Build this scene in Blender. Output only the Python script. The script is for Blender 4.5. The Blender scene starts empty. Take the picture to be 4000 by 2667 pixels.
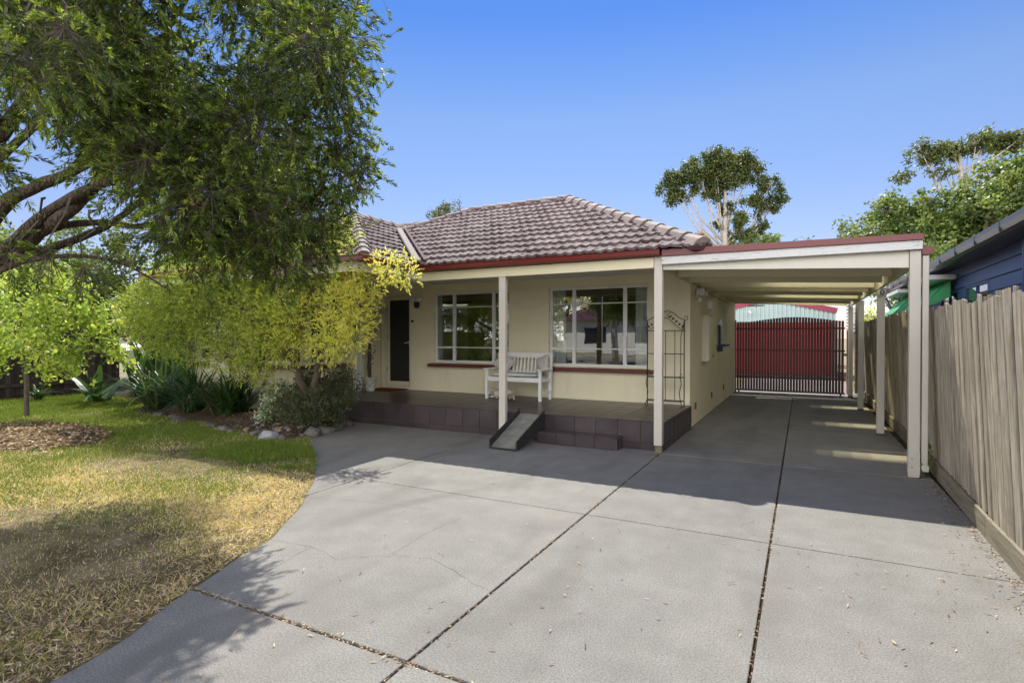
import bpy, math, random
import numpy as np
from mathutils import Vector, Matrix
random.seed(7); RNG=np.random.default_rng(11)
SC=bpy.context.scene; COL=SC.collection
def tag(o,label=None,cat=None,group=None,kind=None):
    if label:o['label']=label
    if cat:o['category']=cat
    if group:o['group']=group
    if kind:o['kind']=kind
    return o
def empty(name,loc,label,cat,group=None,rz=0):
    o=bpy.data.objects.new(name,None);COL.objects.link(o);o.location=loc;o.rotation_euler=(0,0,rz)
    o.empty_display_size=.2
    return tag(o,label,cat,group)
def copy_tree(o,parent=None):
    c=o.copy();COL.objects.link(c);c.parent=parent
    for k in list(o.children): copy_tree(k,c)
    return c
def wloc(o):
    v=Vector(o.location)
    while o.parent: o=o.parent; v=v+Vector(o.location)
    return v
def link(name,me,mat,parent=None,origin=None,smooth=False,bevel=0,seg=1):
    o=bpy.data.objects.new(name,me);COL.objects.link(o)
    if mat: me.materials.append(mat)
    if parent is not None:
        o.parent=parent; off=wloc(parent)
        me.transform(Matrix.Translation(-off))
    elif origin is not None:
        o.location=origin; me.transform(Matrix.Translation(-Vector(origin)))
    if smooth:
        me.polygons.foreach_set('use_smooth',[True]*len(me.polygons))
    if bevel:
        b=o.modifiers.new('bevel','BEVEL');b.width=bevel;b.segments=seg;b.limit_method='ANGLE';b.angle_limit=math.radians(40)
    return o
class MB:
    def __init__(s): s.v=[];s.f=[];s.r=[]
    def add(s,vs,fs,r=None):
        n=len(s.v);s.v+= [tuple(p) for p in vs]
        if r is None:r=random.random()
        for f in fs: s.f.append([n+i for i in f]);s.r.append(r)
    def box(s,x0,y0,z0,x1,y1,z1,M=None,r=None):
        vs=[(x,y,z) for z in (z0,z1) for x,y in ((x0,y0),(x1,y0),(x1,y1),(x0,y1))]
        if M is not None: vs=[M@Vector(p) for p in vs]
        s.add(vs,[(0,3,2,1),(4,5,6,7),(0,1,5,4),(1,2,6,5),(2,3,7,6),(3,0,4,7)],r);return s
    def bar(s,a,b,w,h,r=None,up=(0,0,1)):
        a=Vector(a);b=Vector(b);d=(b-a);L=d.length;d.normalize();u=Vector(up)
        x=d.cross(u)
        if x.length<1e-4:x=d.cross(Vector((1,0,0)))
        x.normalize();y=x.cross(d)
        M=Matrix((x,d,y)).transposed().to_4x4();M.translation=a
        return s.box(-w/2,0,-h/2,w/2,L,h/2,M,r)
    def tube(s,pts,rad,n=8,r=None,cap=True):
        pts=[Vector(p) for p in pts]
        if not hasattr(rad,'__len__'):rad=[rad]*len(pts)
        vs=[];fs=[];pr=None
        for i,p in enumerate(pts):
            d=(pts[min(i+1,len(pts)-1)]-pts[max(i-1,0)]).normalized()
            if pr is None:
                x=d.cross(Vector((0,0,1)))
                if x.length<.05:x=d.cross(Vector((1,0,0)))
            else: x=pr-d*pr.dot(d)
            x.normalize();pr=x;y=d.cross(x)
            for k in range(n):
                a=2*math.pi*k/n;vs.append(p+(x*math.cos(a)+y*math.sin(a))*rad[i])
        for i in range(len(pts)-1):
            for k in range(n):
                fs.append((i*n+k,i*n+(k+1)%n,(i+1)*n+(k+1)%n,(i+1)*n+k))
        if cap: fs.append(tuple(range(n))[::-1]);fs.append(tuple((len(pts)-1)*n+k for k in range(n)))
        s.add(vs,fs,r);return s
    def prism(s,poly,h0,h1,axis='z',r=None):
        n=len(poly)
        def P(a,b,h): return {'z':(a,b,h),'y':(a,h,b),'x':(h,a,b)}[axis]
        vs=[P(a,b,h0) for a,b in poly]+[P(a,b,h1) for a,b in poly]
        fs=[tuple(range(n))[::-1],tuple(range(n,2*n))]+[(i,(i+1)%n,n+(i+1)%n,n+i) for i in range(n)]
        s.add(vs,fs,r);return s
    def lathe(s,prof,c,n=20,r=None):
        vs=[];fs=[]
        for (ra,z) in prof:
            for k in range(n):
                a=2*math.pi*k/n;vs.append((c[0]+ra*math.cos(a),c[1]+ra*math.sin(a),c[2]+z))
        for i in range(len(prof)-1):
            for k in range(n): fs.append((i*n+k,i*n+(k+1)%n,(i+1)*n+(k+1)%n,(i+1)*n+k))
        s.add(vs,fs,r);return s
    def mesh(s,name):
        me=bpy.data.meshes.new(name);me.from_pydata(s.v,[],s.f);me.update()
        a=me.attributes.new('rnd','FLOAT','FACE');a.data.foreach_set('value',s.r)
        return me
    def build(s,name,mat,parent=None,origin=None,smooth=False,bevel=0,seg=1):
        me=s.mesh(name)
        import bmesh
        bm=bmesh.new();bm.from_mesh(me);bmesh.ops.recalc_face_normals(bm,faces=bm.faces);bm.to_mesh(me);bm.free()
        return link(name,me,mat,parent,origin,smooth,bevel,seg)
def npmesh(name,V,k,rnd,mat,parent=None,origin=None,smooth=False):
    """V (n*k,3) vertices, faces of k corners each, rnd per face"""
    n=len(V)//k
    me=bpy.data.meshes.new(name)
    me.vertices.add(n*k);me.vertices.foreach_set('co',np.ascontiguousarray(V,dtype=np.float32).ravel())
    me.loops.add(n*k);me.loops.foreach_set('vertex_index',np.arange(n*k,dtype=np.int32))
    me.polygons.add(n);me.polygons.foreach_set('loop_start',np.arange(0,n*k,k,dtype=np.int32))
    me.polygons.foreach_set('loop_total',np.full(n,k,dtype=np.int32))
    me.update(calc_edges=True)
    a=me.attributes.new('rnd','FLOAT','FACE');a.data.foreach_set('value',np.asarray(rnd,dtype=np.float32))
    return link(name,me,mat,parent,origin,smooth)
def nrm(a): return a/np.maximum(np.linalg.norm(a,axis=-1,keepdims=True),1e-6)
def rdir(n):
    return nrm(RNG.normal(size=(n,3)))
def leafq(P,D,S,L,W,droop=.12):
    n=len(P);L=np.broadcast_to(np.asarray(L,float).reshape(-1,1),(n,1));W=np.broadcast_to(np.asarray(W,float).reshape(-1,1),(n,1))
    N=np.cross(D,S)
    V=np.empty((n,4,3))
    V[:,0]=P;V[:,1]=P+D*L*.45+S*W*.5+N*W*.15;V[:,2]=P+D*L-np.array([0,0,1])*L*droop;V[:,3]=P+D*L*.45-S*W*.5+N*W*.15
    return V.reshape(-1,3)
def blobpts(blobs,n,shell=.55,pw=2.6):
    B=np.array(blobs,float);w=B[:,3]**pw;w/=w.sum()
    i=RNG.choice(len(B),n,p=w);d=rdir(n);u=RNG.random(n)
    r=shell+(1-shell)*u; inner=RNG.random(n)<.35; r[inner]=RNG.random(inner.sum())**.5
    lump=1+.25*np.sin(d[:,0]*5+i)*np.cos(d[:,2]*6+i*2)+np.abs(RNG.normal(size=n))**1.5*.14
    return B[i,:3]+d*(B[i,3]*r*lump)[:,None],d,i
def twigs(P0,P1,r0,r1):
    n=len(P0);D=nrm(P1-P0);X=nrm(np.cross(D,np.array([.3,.2,1.])));Y=np.cross(D,X)
    V=np.empty((n,3,4,3));r0=np.broadcast_to(np.asarray(r0,float).reshape(-1,1),(n,1));r1=np.broadcast_to(np.asarray(r1,float).reshape(-1,1),(n,1))
    for k in range(3):
        a=2*math.pi*k/3;b=2*math.pi*(k+1)/3
        o=lambda t:X*math.cos(t)+Y*math.sin(t)
        V[:,k,0]=P0+o(a)*r0;V[:,k,1]=P0+o(b)*r0;V[:,k,2]=P1+o(b)*r1;V[:,k,3]=P1+o(a)*r1
    return V.reshape(-1,3)
# ---------------------------------------------------------------- materials
def newmat(name):
    m=bpy.data.materials.new(name);m.use_nodes=True;nt=m.node_tree;nt.nodes.clear()
    out=nt.nodes.new('ShaderNodeOutputMaterial');b=nt.nodes.new('ShaderNodeBsdfPrincipled')
    nt.links.new(b.outputs[0],out.inputs[0]);return m,nt,b,out
def nd(nt,t,ins=None,**k):
    n=nt.nodes.new(t)
    for a,v in k.items(): setattr(n,a,v)
    if ins:
        for a,v in ins.items():
            if hasattr(v,'is_output') or isinstance(v,bpy.types.NodeSocket): nt.links.new(v,n.inputs[a])
            else: n.inputs[a].default_value=v
    return n
def c4(c): return (c[0],c[1],c[2],1)
def coord(nt,scale=(1,1,1),kind='Object'):
    t=nd(nt,'ShaderNodeTexCoord');m=nd(nt,'ShaderNodeMapping',{'Vector':t.outputs[kind],'Scale':scale});return m.outputs[0]
def noise(nt,vec,s,det=4,rough=.55,dist=0):
    return nd(nt,'ShaderNodeTexNoise',{'Vector':vec,'Scale':s,'Detail':det,'Roughness':rough,'Distortion':dist}).outputs['Fac']
def ramp(nt,fac,stops,interp='LINEAR'):
    r=nd(nt,'ShaderNodeValToRGB',{'Fac':fac});e=r.color_ramp.elements;r.color_ramp.interpolation=interp
    while len(e)<len(stops): e.new(.5)
    for i,(p,c) in enumerate(stops): e[i].position=p;e[i].color=c4(c) if hasattr(c,'__len__') else (c,c,c,1)
    return r.outputs[0]
def mix(nt,f,a,b,mode='MIX'):
    m=nd(nt,'ShaderNodeMix',data_type='RGBA',blend_type=mode)
    for i,v in ((0,f),(6,a),(7,b)):
        if isinstance(v,bpy.types.NodeSocket): nt.links.new(v,m.inputs[i])
        else: m.inputs[i].default_value=v if i==0 else c4(v)
    return m.outputs[2]
def bump(nt,b,h,st=.3,dist=.01):
    bn=nd(nt,'ShaderNodeBump',{'Height':h,'Strength':st,'Distance':dist});nt.links.new(bn.outputs[0],b.inputs['Normal'])
def attr(nt,name='rnd'): return nd(nt,'ShaderNodeAttribute',attribute_name=name).outputs['Fac']
def simple(name,col,rough=.6,var=.12,scale=3,bs=0,bscale=60,metal=0,spec=.5,rv=0):
    m,nt,b,o=newmat(name);v=coord(nt)
    n=noise(nt,v,scale,5,.6)
    c=ramp(nt,n,[(.25,[x*(1-var) for x in col]),(.75,[min(1,x*(1+var)) for x in col])])
    if rv:
        c=mix(nt,1.0,c,ramp(nt,attr(nt),[(0,1-rv),(1,1+rv)]),'MULTIPLY')
    nt.links.new(c,b.inputs['Base Color']);b.inputs['Roughness'].default_value=rough;b.inputs['Metallic'].default_value=metal
    b.inputs['Specular IOR Level'].default_value=spec
    if bs: bump(nt,b,noise(nt,v,bscale,4,.6),bs,.004)
    return m
def leafmat(name,stops,trans=.35,rough=.5,spec=.35,tcol=1.4):
    m,nt,b,o=newmat(name);r=attr(nt)
    c=ramp(nt,r,stops);nt.links.new(c,b.inputs['Base Color'])
    b.inputs['Roughness'].default_value=rough;b.inputs['Specular IOR Level'].default_value=spec
    t=nd(nt,'ShaderNodeBsdfTranslucent');tc=mix(nt,1.0,c,(tcol,tcol*1.0,tcol*.6),'MULTIPLY');nt.links.new(tc,t.inputs[0])
    ms=nd(nt,'ShaderNodeMixShader',{0:trans});nt.links.new(b.outputs[0],ms.inputs[1]);nt.links.new(t.outputs[0],ms.inputs[2]);nt.links.new(ms.outputs[0],o.inputs[0])
    return m
M={}
def concrete():
    m,nt,b,o=newmat('concrete');v=coord(nt)
    big=noise(nt,v,.55,5,.6,.3);med=noise(nt,v,3.2,6,.65);fine=noise(nt,v,95,3,.7);sp=noise(nt,v,240,2,.5)
    c=ramp(nt,big,[(.25,(.225,.222,.212)),(.5,(.285,.280,.268)),(.75,(.335,.328,.312))])
    c=mix(nt,.35,c,ramp(nt,med,[(.3,(.19,.185,.172)),(.7,(.39,.383,.365))]))
    c=mix(nt,.78,c,ramp(nt,fine,[(.3,(.16,.155,.145)),(.7,(.62,.615,.60))]),'OVERLAY')
    c=mix(nt,ramp(nt,sp,[(.66,0),(.72,.5)]),c,(.5,.49,.46))
    c=mix(nt,ramp(nt,sp,[(.26,.6),(.32,0)]),c,(.1,.095,.085))
    st=noise(nt,coord(nt,(1,.35,1)),.9,3,.5,1.2)
    c=mix(nt,ramp(nt,st,[(.54,0),(.70,.45)]),c,(.13,.12,.105))
    st2=noise(nt,coord(nt,(.6,1,1)),1.7,6,.7,.6)
    c=mix(nt,ramp(nt,st2,[(.66,0),(.74,.35)]),c,(.5,.5,.48))
    tm=noise(nt,coord(nt,(1.6,.16,1)),1.4,4,.6,.5);c=mix(nt,ramp(nt,tm,[(.56,0),(.7,.28)]),c,(.15,.145,.135))
    oil=noise(nt,v,1.05,3,.45,.4);c=mix(nt,ramp(nt,oil,[(.70,0),(.78,.5)]),c,(.09,.082,.072))
    rs=noise(nt,v,.8,4,.6,.2);c=mix(nt,ramp(nt,rs,[(.60,0),(.75,.22)]),c,(.30,.25,.17))
    c=mix(nt,1.0,c,ramp(nt,attr(nt),[(0,(.82,.81,.785)),(1,(.95,.935,.90))]),'MULTIPLY')
    nt.links.new(c,b.inputs['Base Color']);b.inputs['Roughness'].default_value=.85;b.inputs['Specular IOR Level'].default_value=.3
    h=mix(nt,.5,ramp(nt,fine,[(0,0),(1,1)]),ramp(nt,med,[(0,0),(1,1)]))
    bump(nt,b,h,.12,.003);return m
M['concrete']=concrete()
def stucco(name,col):
    m,nt,b,o=newmat(name);v=coord(nt)
    g=noise(nt,v,1.1,5,.6);f=noise(nt,v,130,3,.6)
    c=ramp(nt,g,[(.3,[x*.93 for x in col]),(.7,[x*1.05 for x in col])])
    st=noise(nt,coord(nt,(3,3,.5)),1.5,5,.65)
    c=mix(nt,ramp(nt,st,[(.56,0),(.78,.3)]),c,[x*.68 for x in col])
    gr=noise(nt,v,7,6,.75,.5);c=mix(nt,ramp(nt,gr,[(.6,0),(.72,.25)]),c,[x*.6 for x in col])
    nt.links.new(c,b.inputs['Base Color']);b.inputs['Roughness'].default_value=.9;b.inputs['Specular IOR Level'].default_value=.2
    bump(nt,b,f,.5,.006);return m
M['wall']=stucco('stucco_cream',(.80,.735,.525))
def painted(name,col,dirt=.25,peel=0,rough=.5):
    m,nt,b,o=newmat(name);v=coord(nt)
    g=noise(nt,v,2.2,5,.65);c=ramp(nt,g,[(.3,[x*.92 for x in col]),(.7,col)])
    d=noise(nt,coord(nt,(1,1,1)),9,7,.75,.4);c=mix(nt,ramp(nt,d,[(.58,0),(.75,dirt)]),c,[x*.45 for x in col])
    if peel:
        e=noise(nt,coord(nt,(1,4,5)),6,8,.8,.3);c=mix(nt,ramp(nt,e,[(.57,0),(.63,peel)]),c,(.25,.23,.2))
    nt.links.new(c,b.inputs['Base Color']);b.inputs['Roughness'].default_value=rough
    bump(nt,b,noise(nt,coord(nt,(12,12,3)),8,5,.6),.25,.003);return m
M['cream']=painted('cream_paint',(.76,.70,.48),.2)
M['cream_pale']=painted('cream_pale_paint',(.70,.67,.57),.25)
M['beige']=painted('beige_metal_paint',(.60,.555,.48),.16)
M['white']=painted('white_paint',(.80,.80,.79),.12,rough=.4)
M['white_old']=painted('weathered_white_paint',(.68,.68,.66),.3,.7)
M['white_frame']=painted('window_white',(.76,.77,.76),.1,rough=.35)
M['soffit']=painted('soffit_white',(.68,.66,.6),.3)
M['red']=painted('oxide_red_paint',(.17,.022,.02),.1,rough=.28)
M['red_sill']=painted('red_sill_tile',(.13,.03,.026),.2,rough=.3)
def rooftile():
    m,nt,b,o=newmat('roof_tile');v=coord(nt)
    a=attr(nt);f=noise(nt,v,16,7,.75,.5);g=noise(nt,v,60,4,.7)
    base=ramp(nt,a,[(0,(.070,.040,.042)),(.5,(.105,.062,.064)),(1,(.155,.105,.10))])
    pt=noise(nt,v,1.6,4,.6);c=mix(nt,ramp(nt,f,[(.42,0),(.60,.85)]),base,(.30,.27,.26));c=mix(nt,ramp(nt,pt,[(.38,.7),(.6,0)]),c,base);v9=noise(nt,coord(nt,(7,7,3)),9,5,.7);c=mix(nt,ramp(nt,v9,[(.58,0),(.68,.8)]),c,(.42,.40,.38))
    c=mix(nt,ramp(nt,g,[(.3,.5),(.5,0)]),c,(.07,.045,.045))
    nt.links.new(c,b.inputs['Base Color']);b.inputs['Roughness'].default_value=.8;b.inputs['Specular IOR Level'].default_value=.2
    bump(nt,b,g,.4,.006);return m
M['tile']=rooftile()
M['cap']=simple('ridge_cap_tile',(.185,.145,.13),.75,.5,22,.4,60,rv=.25)
M['mortar']=simple('dark_red_mortar',(.075,.028,.038),.85,.2,8,.4)
def glazed():
    m,nt,b,o=newmat('porch_tile');v=coord(nt)
    a=attr(nt);g=noise(nt,v,2.2,4,.6);f=noise(nt,v,60,3,.6)
    c=ramp(nt,a,[(0,(.040,.027,.030)),(.5,(.048,.033,.036)),(1,(.058,.040,.043))])
    c=mix(nt,ramp(nt,g,[(.45,0),(.8,.4)]),c,(.15,.125,.125));c=mix(nt,ramp(nt,f,[(.6,0),(.75,.25)]),c,(.2,.18,.17))
    nt.links.new(c,b.inputs['Base Color']);b.inputs['Roughness'].default_value=.33;b.inputs['Specular IOR Level'].default_value=.6;bump(nt,b,f,.08,.002);return m
M['ptile']=glazed()
M['grout']=simple('grout',(.10,.088,.082),.9,.2,20)
def fencewood(name,cols,sx=18,sz=1.2):
    m,nt,b,o=newmat(name);v=coord(nt,(sx,sx,sz));v2=coord(nt)
    a=attr(nt);g=noise(nt,v,1.6,8,.7,.4);g2=noise(nt,coord(nt,(sx*4,sx*4,sz*1.6)),2,5,.7)
    c=ramp(nt,g,[(.3,cols[0]),(.5,cols[1]),(.72,cols[2])])
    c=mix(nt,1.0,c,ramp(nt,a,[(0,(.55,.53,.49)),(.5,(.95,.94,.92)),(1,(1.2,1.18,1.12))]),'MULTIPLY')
    c=mix(nt,ramp(nt,g2,[(.25,.75),(.42,0)]),c,(.05,.045,.04))
    nt.links.new(c,b.inputs['Base Color']);b.inputs['Roughness'].default_value=.85;b.inputs['Specular IOR Level'].default_value=.2
    bump(nt,b,g2,.8,.006);return m
M['paling']=fencewood('grey_paling',[(.16,.135,.10),(.34,.30,.235),(.57,.52,.435)])
M['plinth']=fencewood('plinth_timber',[(.16,.14,.10),(.27,.24,.175),(.36,.33,.26)],1.2,18)
M['darkfence']=fencewood('dark_paling',[(.035,.026,.02),(.06,.046,.036),(.09,.072,.056)])
def bark():
    m,nt,b,o=newmat('bark');v=coord(nt,(9,9,2.2))
    g=noise(nt,v,2.2,8,.72,.8);w=nd(nt,'ShaderNodeTexVoronoi',{'Vector':coord(nt,(16,16,3.5)),'Scale':1.6},feature='DISTANCE_TO_EDGE').outputs[0]
    c=ramp(nt,g,[(.3,(.035,.024,.016)),(.55,(.10,.072,.048)),(.8,(.20,.155,.11))])
    c=mix(nt,ramp(nt,w,[(0,.8),(.12,0)]),c,(.02,.014,.01))
    nt.links.new(c,b.inputs['Base Color']);b.inputs['Roughness'].default_value=.9
    bump(nt,b,mix(nt,.5,ramp(nt,w,[(0,0),(.2,1)]),ramp(nt,g,[(0,0),(1,1)])),1.0,.03);return m
M['bark']=bark()
M['gumbark']=simple('pale_bark',(.42,.37,.32),.8,.35,4,.4,20)
M['greybark']=simple('grey_bark',(.10,.078,.058),.9,.35,14,.5,30)
def soil(name,a,bc,c3,sc=1):
    m,nt,b,o=newmat(name);v=coord(nt)
    g=noise(nt,v,1.3*sc,7,.7,.4);f=noise(nt,v,40*sc,5,.7)
    c=ramp(nt,g,[(.32,a),(.5,bc),(.7,c3)])
    c=mix(nt,.7,c,ramp(nt,f,[(.25,(.2,.2,.2)),(.75,(.85,.85,.85))]),'OVERLAY')
    nt.links.new(c,b.inputs['Base Color']);b.inputs['Roughness'].default_value=1;b.inputs['Specular IOR Level'].default_value=.1
    bump(nt,b,f,1,.02);return m
M['lawn']=soil('lawn_base',(.075,.065,.035),(.19,.155,.085),(.33,.265,.165),1.6)
M['soil']=soil('bed_soil',(.035,.024,.017),(.065,.046,.032),(.11,.08,.055),2)
M['dryground']=soil('dry_ground',(.16,.15,.08),(.25,.22,.14),(.34,.30,.21))
M['asphalt']=simple('asphalt',(.09,.09,.09),.9,.2,6,.4,80)
M['dirt']=soil('joint_dirt',(.045,.036,.026),(.075,.058,.04),(.12,.095,.065),3)
def glassmat():
    m,nt,b,o=newmat('window_glass')
    nt.nodes.remove(b)
    g=nd(nt,'ShaderNodeBsdfGlossy',{'Color':(1,1,1,1),'Roughness':.0});t=nd(nt,'ShaderNodeBsdfTransparent',{'Color':(.82,.85,.84,1)})
    fr=nd(nt,'ShaderNodeFresnel',{'IOR':1.5});mr=nd(nt,'ShaderNodeMapRange',{'Value':fr.outputs[0],'To Min':.11,'To Max':1.4})
    bn=nd(nt,'ShaderNodeBump',{'Height':noise(nt,coord(nt),1.8,1,.4),'Strength':.06,'Distance':.02});nt.links.new(bn.outputs[0],g.inputs['Normal'])
    ms=nd(nt,'ShaderNodeMixShader');nt.links.new(mr.outputs[0],ms.inputs[0]);nt.links.new(t.outputs[0],ms.inputs[1]);nt.links.new(g.outputs[0],ms.inputs[2]);nt.links.new(ms.outputs[0],o.inputs[0]);return m
M['glass']=glassmat()
def screenmat():
    m,nt,b,o=newmat('door_screen_mesh');v=coord(nt)
    w=nd(nt,'ShaderNodeTexNoise',{'Vector':v,'Scale':120,'Detail':2}).outputs[0]
    nt.links.new(ramp(nt,w,[(.3,(.012,.012,.012)),(.7,(.03,.03,.028))]),b.inputs['Base Color']);b.inputs['Roughness'].default_value=.5;return m
M['screen']=screenmat()
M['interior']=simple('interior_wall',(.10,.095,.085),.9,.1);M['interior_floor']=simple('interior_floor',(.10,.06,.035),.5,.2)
M['curtain']=simple('sheer_curtain',(.78,.78,.76),.9,.06,6)
M['black']=simple('black_metal',(.02,.018,.016),.45,.3,20,.2,80)
M['ramp_black']=simple('black_ply',(.028,.027,.028),.6,.3,10,.3,50)
M['ramp_grit']=simple('worn_grit_deck',(.20,.195,.165),.9,.4,5,.7,120)
M['steel']=simple('steel_plate',(.30,.30,.29),.45,.3,8,.3,30,metal=.6)
M['maroon']=simple('maroon_slat',(.062,.006,.009),.38,.2,3,rv=.25)
M['shedblue']=simple('pale_blue_steel',(.42,.53,.52),.5,.08,2)
M['crimson']=simple('crimson_trim',(.30,.025,.06),.4,.1)
M['rollred']=simple('red_roller_door',(.36,.035,.03),.5,.15)
M['navy']=painted('navy_weatherboard',(.022,.052,.155),.2,rough=.45)
M['navydark']=simple('dark_gutter',(.035,.034,.045),.35,.2,6)
M['green']=simple('green_awning',(.06,.33,.13),.5,.15,4)
M['litstone']=simple('tan_stone',(.22,.15,.10),.9,.3,6,.6,20)
M['sheet']=simple('pale_roof_sheet',(.62,.60,.54),.5,.05)
M['terracotta']=simple('terracotta',(.36,.12,.05),.8,.25,6,.3)
M['potwhite']=simple('crackled_white_pot',(.55,.55,.5),.7,.5,14,.3)
M['rock']=simple('bluestone_rock',(.13,.115,.105),.9,.45,5,1,12,rv=.45)
M['rockpale']=simple('pale_rock',(.36,.36,.36),.85,.3,5,.8,12)
M['mat']=simple('red_doormat',(.14,.022,.014),.95,.3,40,.8,150)
M['plastic']=simple('white_plastic',(.75,.75,.73),.35,.04)
M['opal']=simple('opal_glass',(.75,.75,.72),.2,.03)
M['dkplastic']=simple('dark_plastic',(.015,.015,.018),.3,.1)
M['bluedark']=simple('deep_blue_enamel',(.02,.03,.10),.35,.2)
M['vent']=simple('vent_brown',(.12,.08,.07),.8,.2)
def cushionmat():
    m,nt,b,o=newmat('paisley_fabric');v=coord(nt)
    w=nd(nt,'ShaderNodeTexWave',{'Vector':v,'Scale':14,'Distortion':9,'Detail':3,'Detail Scale':2}).outputs['Fac']
    c=ramp(nt,w,[(.3,(.32,.27,.25)),(.55,(.58,.53,.50)),(.8,(.70,.66,.63))]);nt.links.new(c,b.inputs['Base Color']);b.inputs['Roughness'].default_value=.95
    bump(nt,b,noise(nt,v,18,4,.6),.6,.01);return m
M['paisley']=cushionmat()
def stripemat():
    m,nt,b,o=newmat('striped_seat_fabric');v=coord(nt)
    sx=nd(nt,'ShaderNodeSeparateXYZ',{0:v});w=nd(nt,'ShaderNodeMath',{0:sx.outputs[1],1:75.},operation='MULTIPLY');s=nd(nt,'ShaderNodeMath',{0:w.outputs[0]},operation='SINE')
    c=ramp(nt,s.outputs[0],[(.45,(.62,.62,.58)),(.5,(.12,.24,.20))],'CONSTANT');nt.links.new(c,b.inputs['Base Color']);b.inputs['Roughness'].default_value=.95;return m
M['stripe']=stripemat()
def dogmat():
    m,nt,b,o=newmat('dog_fur');v=coord(nt)
    d=nd(nt,'ShaderNodeVectorMath',{0:v,1:(.19,-.12,.05)},operation='DISTANCE').outputs['Value']
    n=noise(nt,v,40,4,.6);c=ramp(nt,n,[(.3,(.45,.39,.30)),(.7,(.74,.68,.58))])
    c=mix(nt,ramp(nt,d,[(.04,.85),(.10,0)]),c,(.16,.085,.035));nt.links.new(c,b.inputs['Base Color']);b.inputs['Roughness'].default_value=.95;bump(nt,b,noise(nt,v,90,4,.7),1,.012);return m
M['dog']=dogmat()
def lite():
    m,nt,b,o=newmat('translucent_roof_sheet');nt.nodes.remove(b)
    t=nd(nt,'ShaderNodeBsdfTransparent',{'Color':(.95,.90,.64,1)});d=nd(nt,'ShaderNodeBsdfTranslucent',{'Color':(.85,.83,.62,1)})
    ms=nd(nt,'ShaderNodeMixShader',{0:attr(nt)});nt.links.new(d.outputs[0],ms.inputs[1]);nt.links.new(t.outputs[0],ms.inputs[2]);nt.links.new(ms.outputs[0],o.inputs[0]);return m
M['lite']=lite()
M['bottle']=leafmat('bottlebrush_leaf',[(0,(.020,.032,.010)),(.38,(.062,.095,.018)),(.68,(.17,.24,.036)),(.92,(.50,.55,.10)),(1,(.42,.18,.05))],.38,.5,.35,1.7)
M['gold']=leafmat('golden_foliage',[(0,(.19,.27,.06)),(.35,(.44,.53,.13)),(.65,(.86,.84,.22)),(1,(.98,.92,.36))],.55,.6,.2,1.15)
M['lime']=leafmat('lime_round_leaf',[(0,(.09,.16,.035)),(.5,(.30,.40,.07)),(.9,(.66,.68,.19)),(1,(.45,.33,.1))],.45,.45,.35,1.6)
M['gumleaf']=leafmat('gum_leaf',[(0,(.04,.065,.03)),(.6,(.11,.14,.045)),(1,(.27,.28,.07))],.35,.5,.35)
M['oakleaf']=leafmat('broad_glossy_leaf',[(0,(.05,.09,.035)),(.55,(.14,.20,.05)),(.93,(.32,.36,.10)),(1,(.30,.18,.08))],.4,.5,.4)
M['shrubleaf']=leafmat('shrub_leaf',[(0,(.035,.055,.022)),(.6,(.085,.115,.04)),(1,(.18,.2,.08))],.3,.5,.4)
M['varieg']=leafmat('variegated_leaf',[(0,(.08,.17,.05)),(.45,(.2,.3,.12)),(.6,(.62,.66,.5)),(1,(.75,.76,.65))],.25,.4,.5)
M['strap']=leafmat('strap_leaf',[(0,(.014,.04,.010)),(.6,(.035,.09,.02)),(.9,(.09,.15,.04)),(1,(.28,.25,.1))],.25,.35,.6)
M['bigstrap']=leafmat('paddle_leaf',[(0,(.025,.065,.02)),(1,(.07,.13,.045))],.25,.4,.55)
M['grass']=leafmat('grass_blade',[(0,(.08,.15,.02)),(.3,(.17,.24,.035)),(.5,(.30,.31,.07)),(.62,(.50,.41,.17)),(.8,(.70,.56,.34)),(1,(.85,.71,.50))],.35,.6,.25)
M['litter']=leafmat('dry_leaf_litter',[(0,(.10,.055,.03)),(.4,(.24,.15,.08)),(.8,(.42,.31,.18)),(1,(.6,.5,.36))],.1,.7,.2)
M['orange']=leafmat('orange_leaf',[(0,(.3,.16,.05)),(1,(.5,.3,.1))],.3)
EXPO=0.58
FILL_CL=28
# ---------------------------------------------------------------- camera, light, sky
cam=bpy.data.cameras.new('camera');co=bpy.data.objects.new('camera',cam);COL.objects.link(co);SC.camera=co
cam.sensor_width=36;cam.lens=2160/4000*36;cam.clip_end=2000;cam.clip_start=.05
co.location=(0,0,1.6);co.rotation_euler=(math.radians(90-.57),0,math.radians(27.7))
SUN=Vector((-.27,.614,1)).normalized()
sl=bpy.data.lights.new('sun','SUN');sl.energy=4.7;sl.angle=math.radians(.6);sl.color=(1,.955,.88)
so=bpy.data.objects.new('sun',sl);COL.objects.link(so);so.rotation_euler=SUN.to_track_quat('Z','Y').to_euler();so.location=(0,0,30)
w=bpy.data.worlds.new('World');SC.world=w;w.use_nodes=True;wn=w.node_tree
bg=wn.nodes['Background'];sk=wn.nodes.new('ShaderNodeTexSky');sk.sky_type='NISHITA';sk.sun_disc=False
sk.sun_elevation=math.asin(SUN.z);sk.sun_rotation=math.atan2(SUN.x,SUN.y);sk.altitude=0;sk.air_density=1.0;sk.dust_density=0;sk.ozone_density=5

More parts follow.
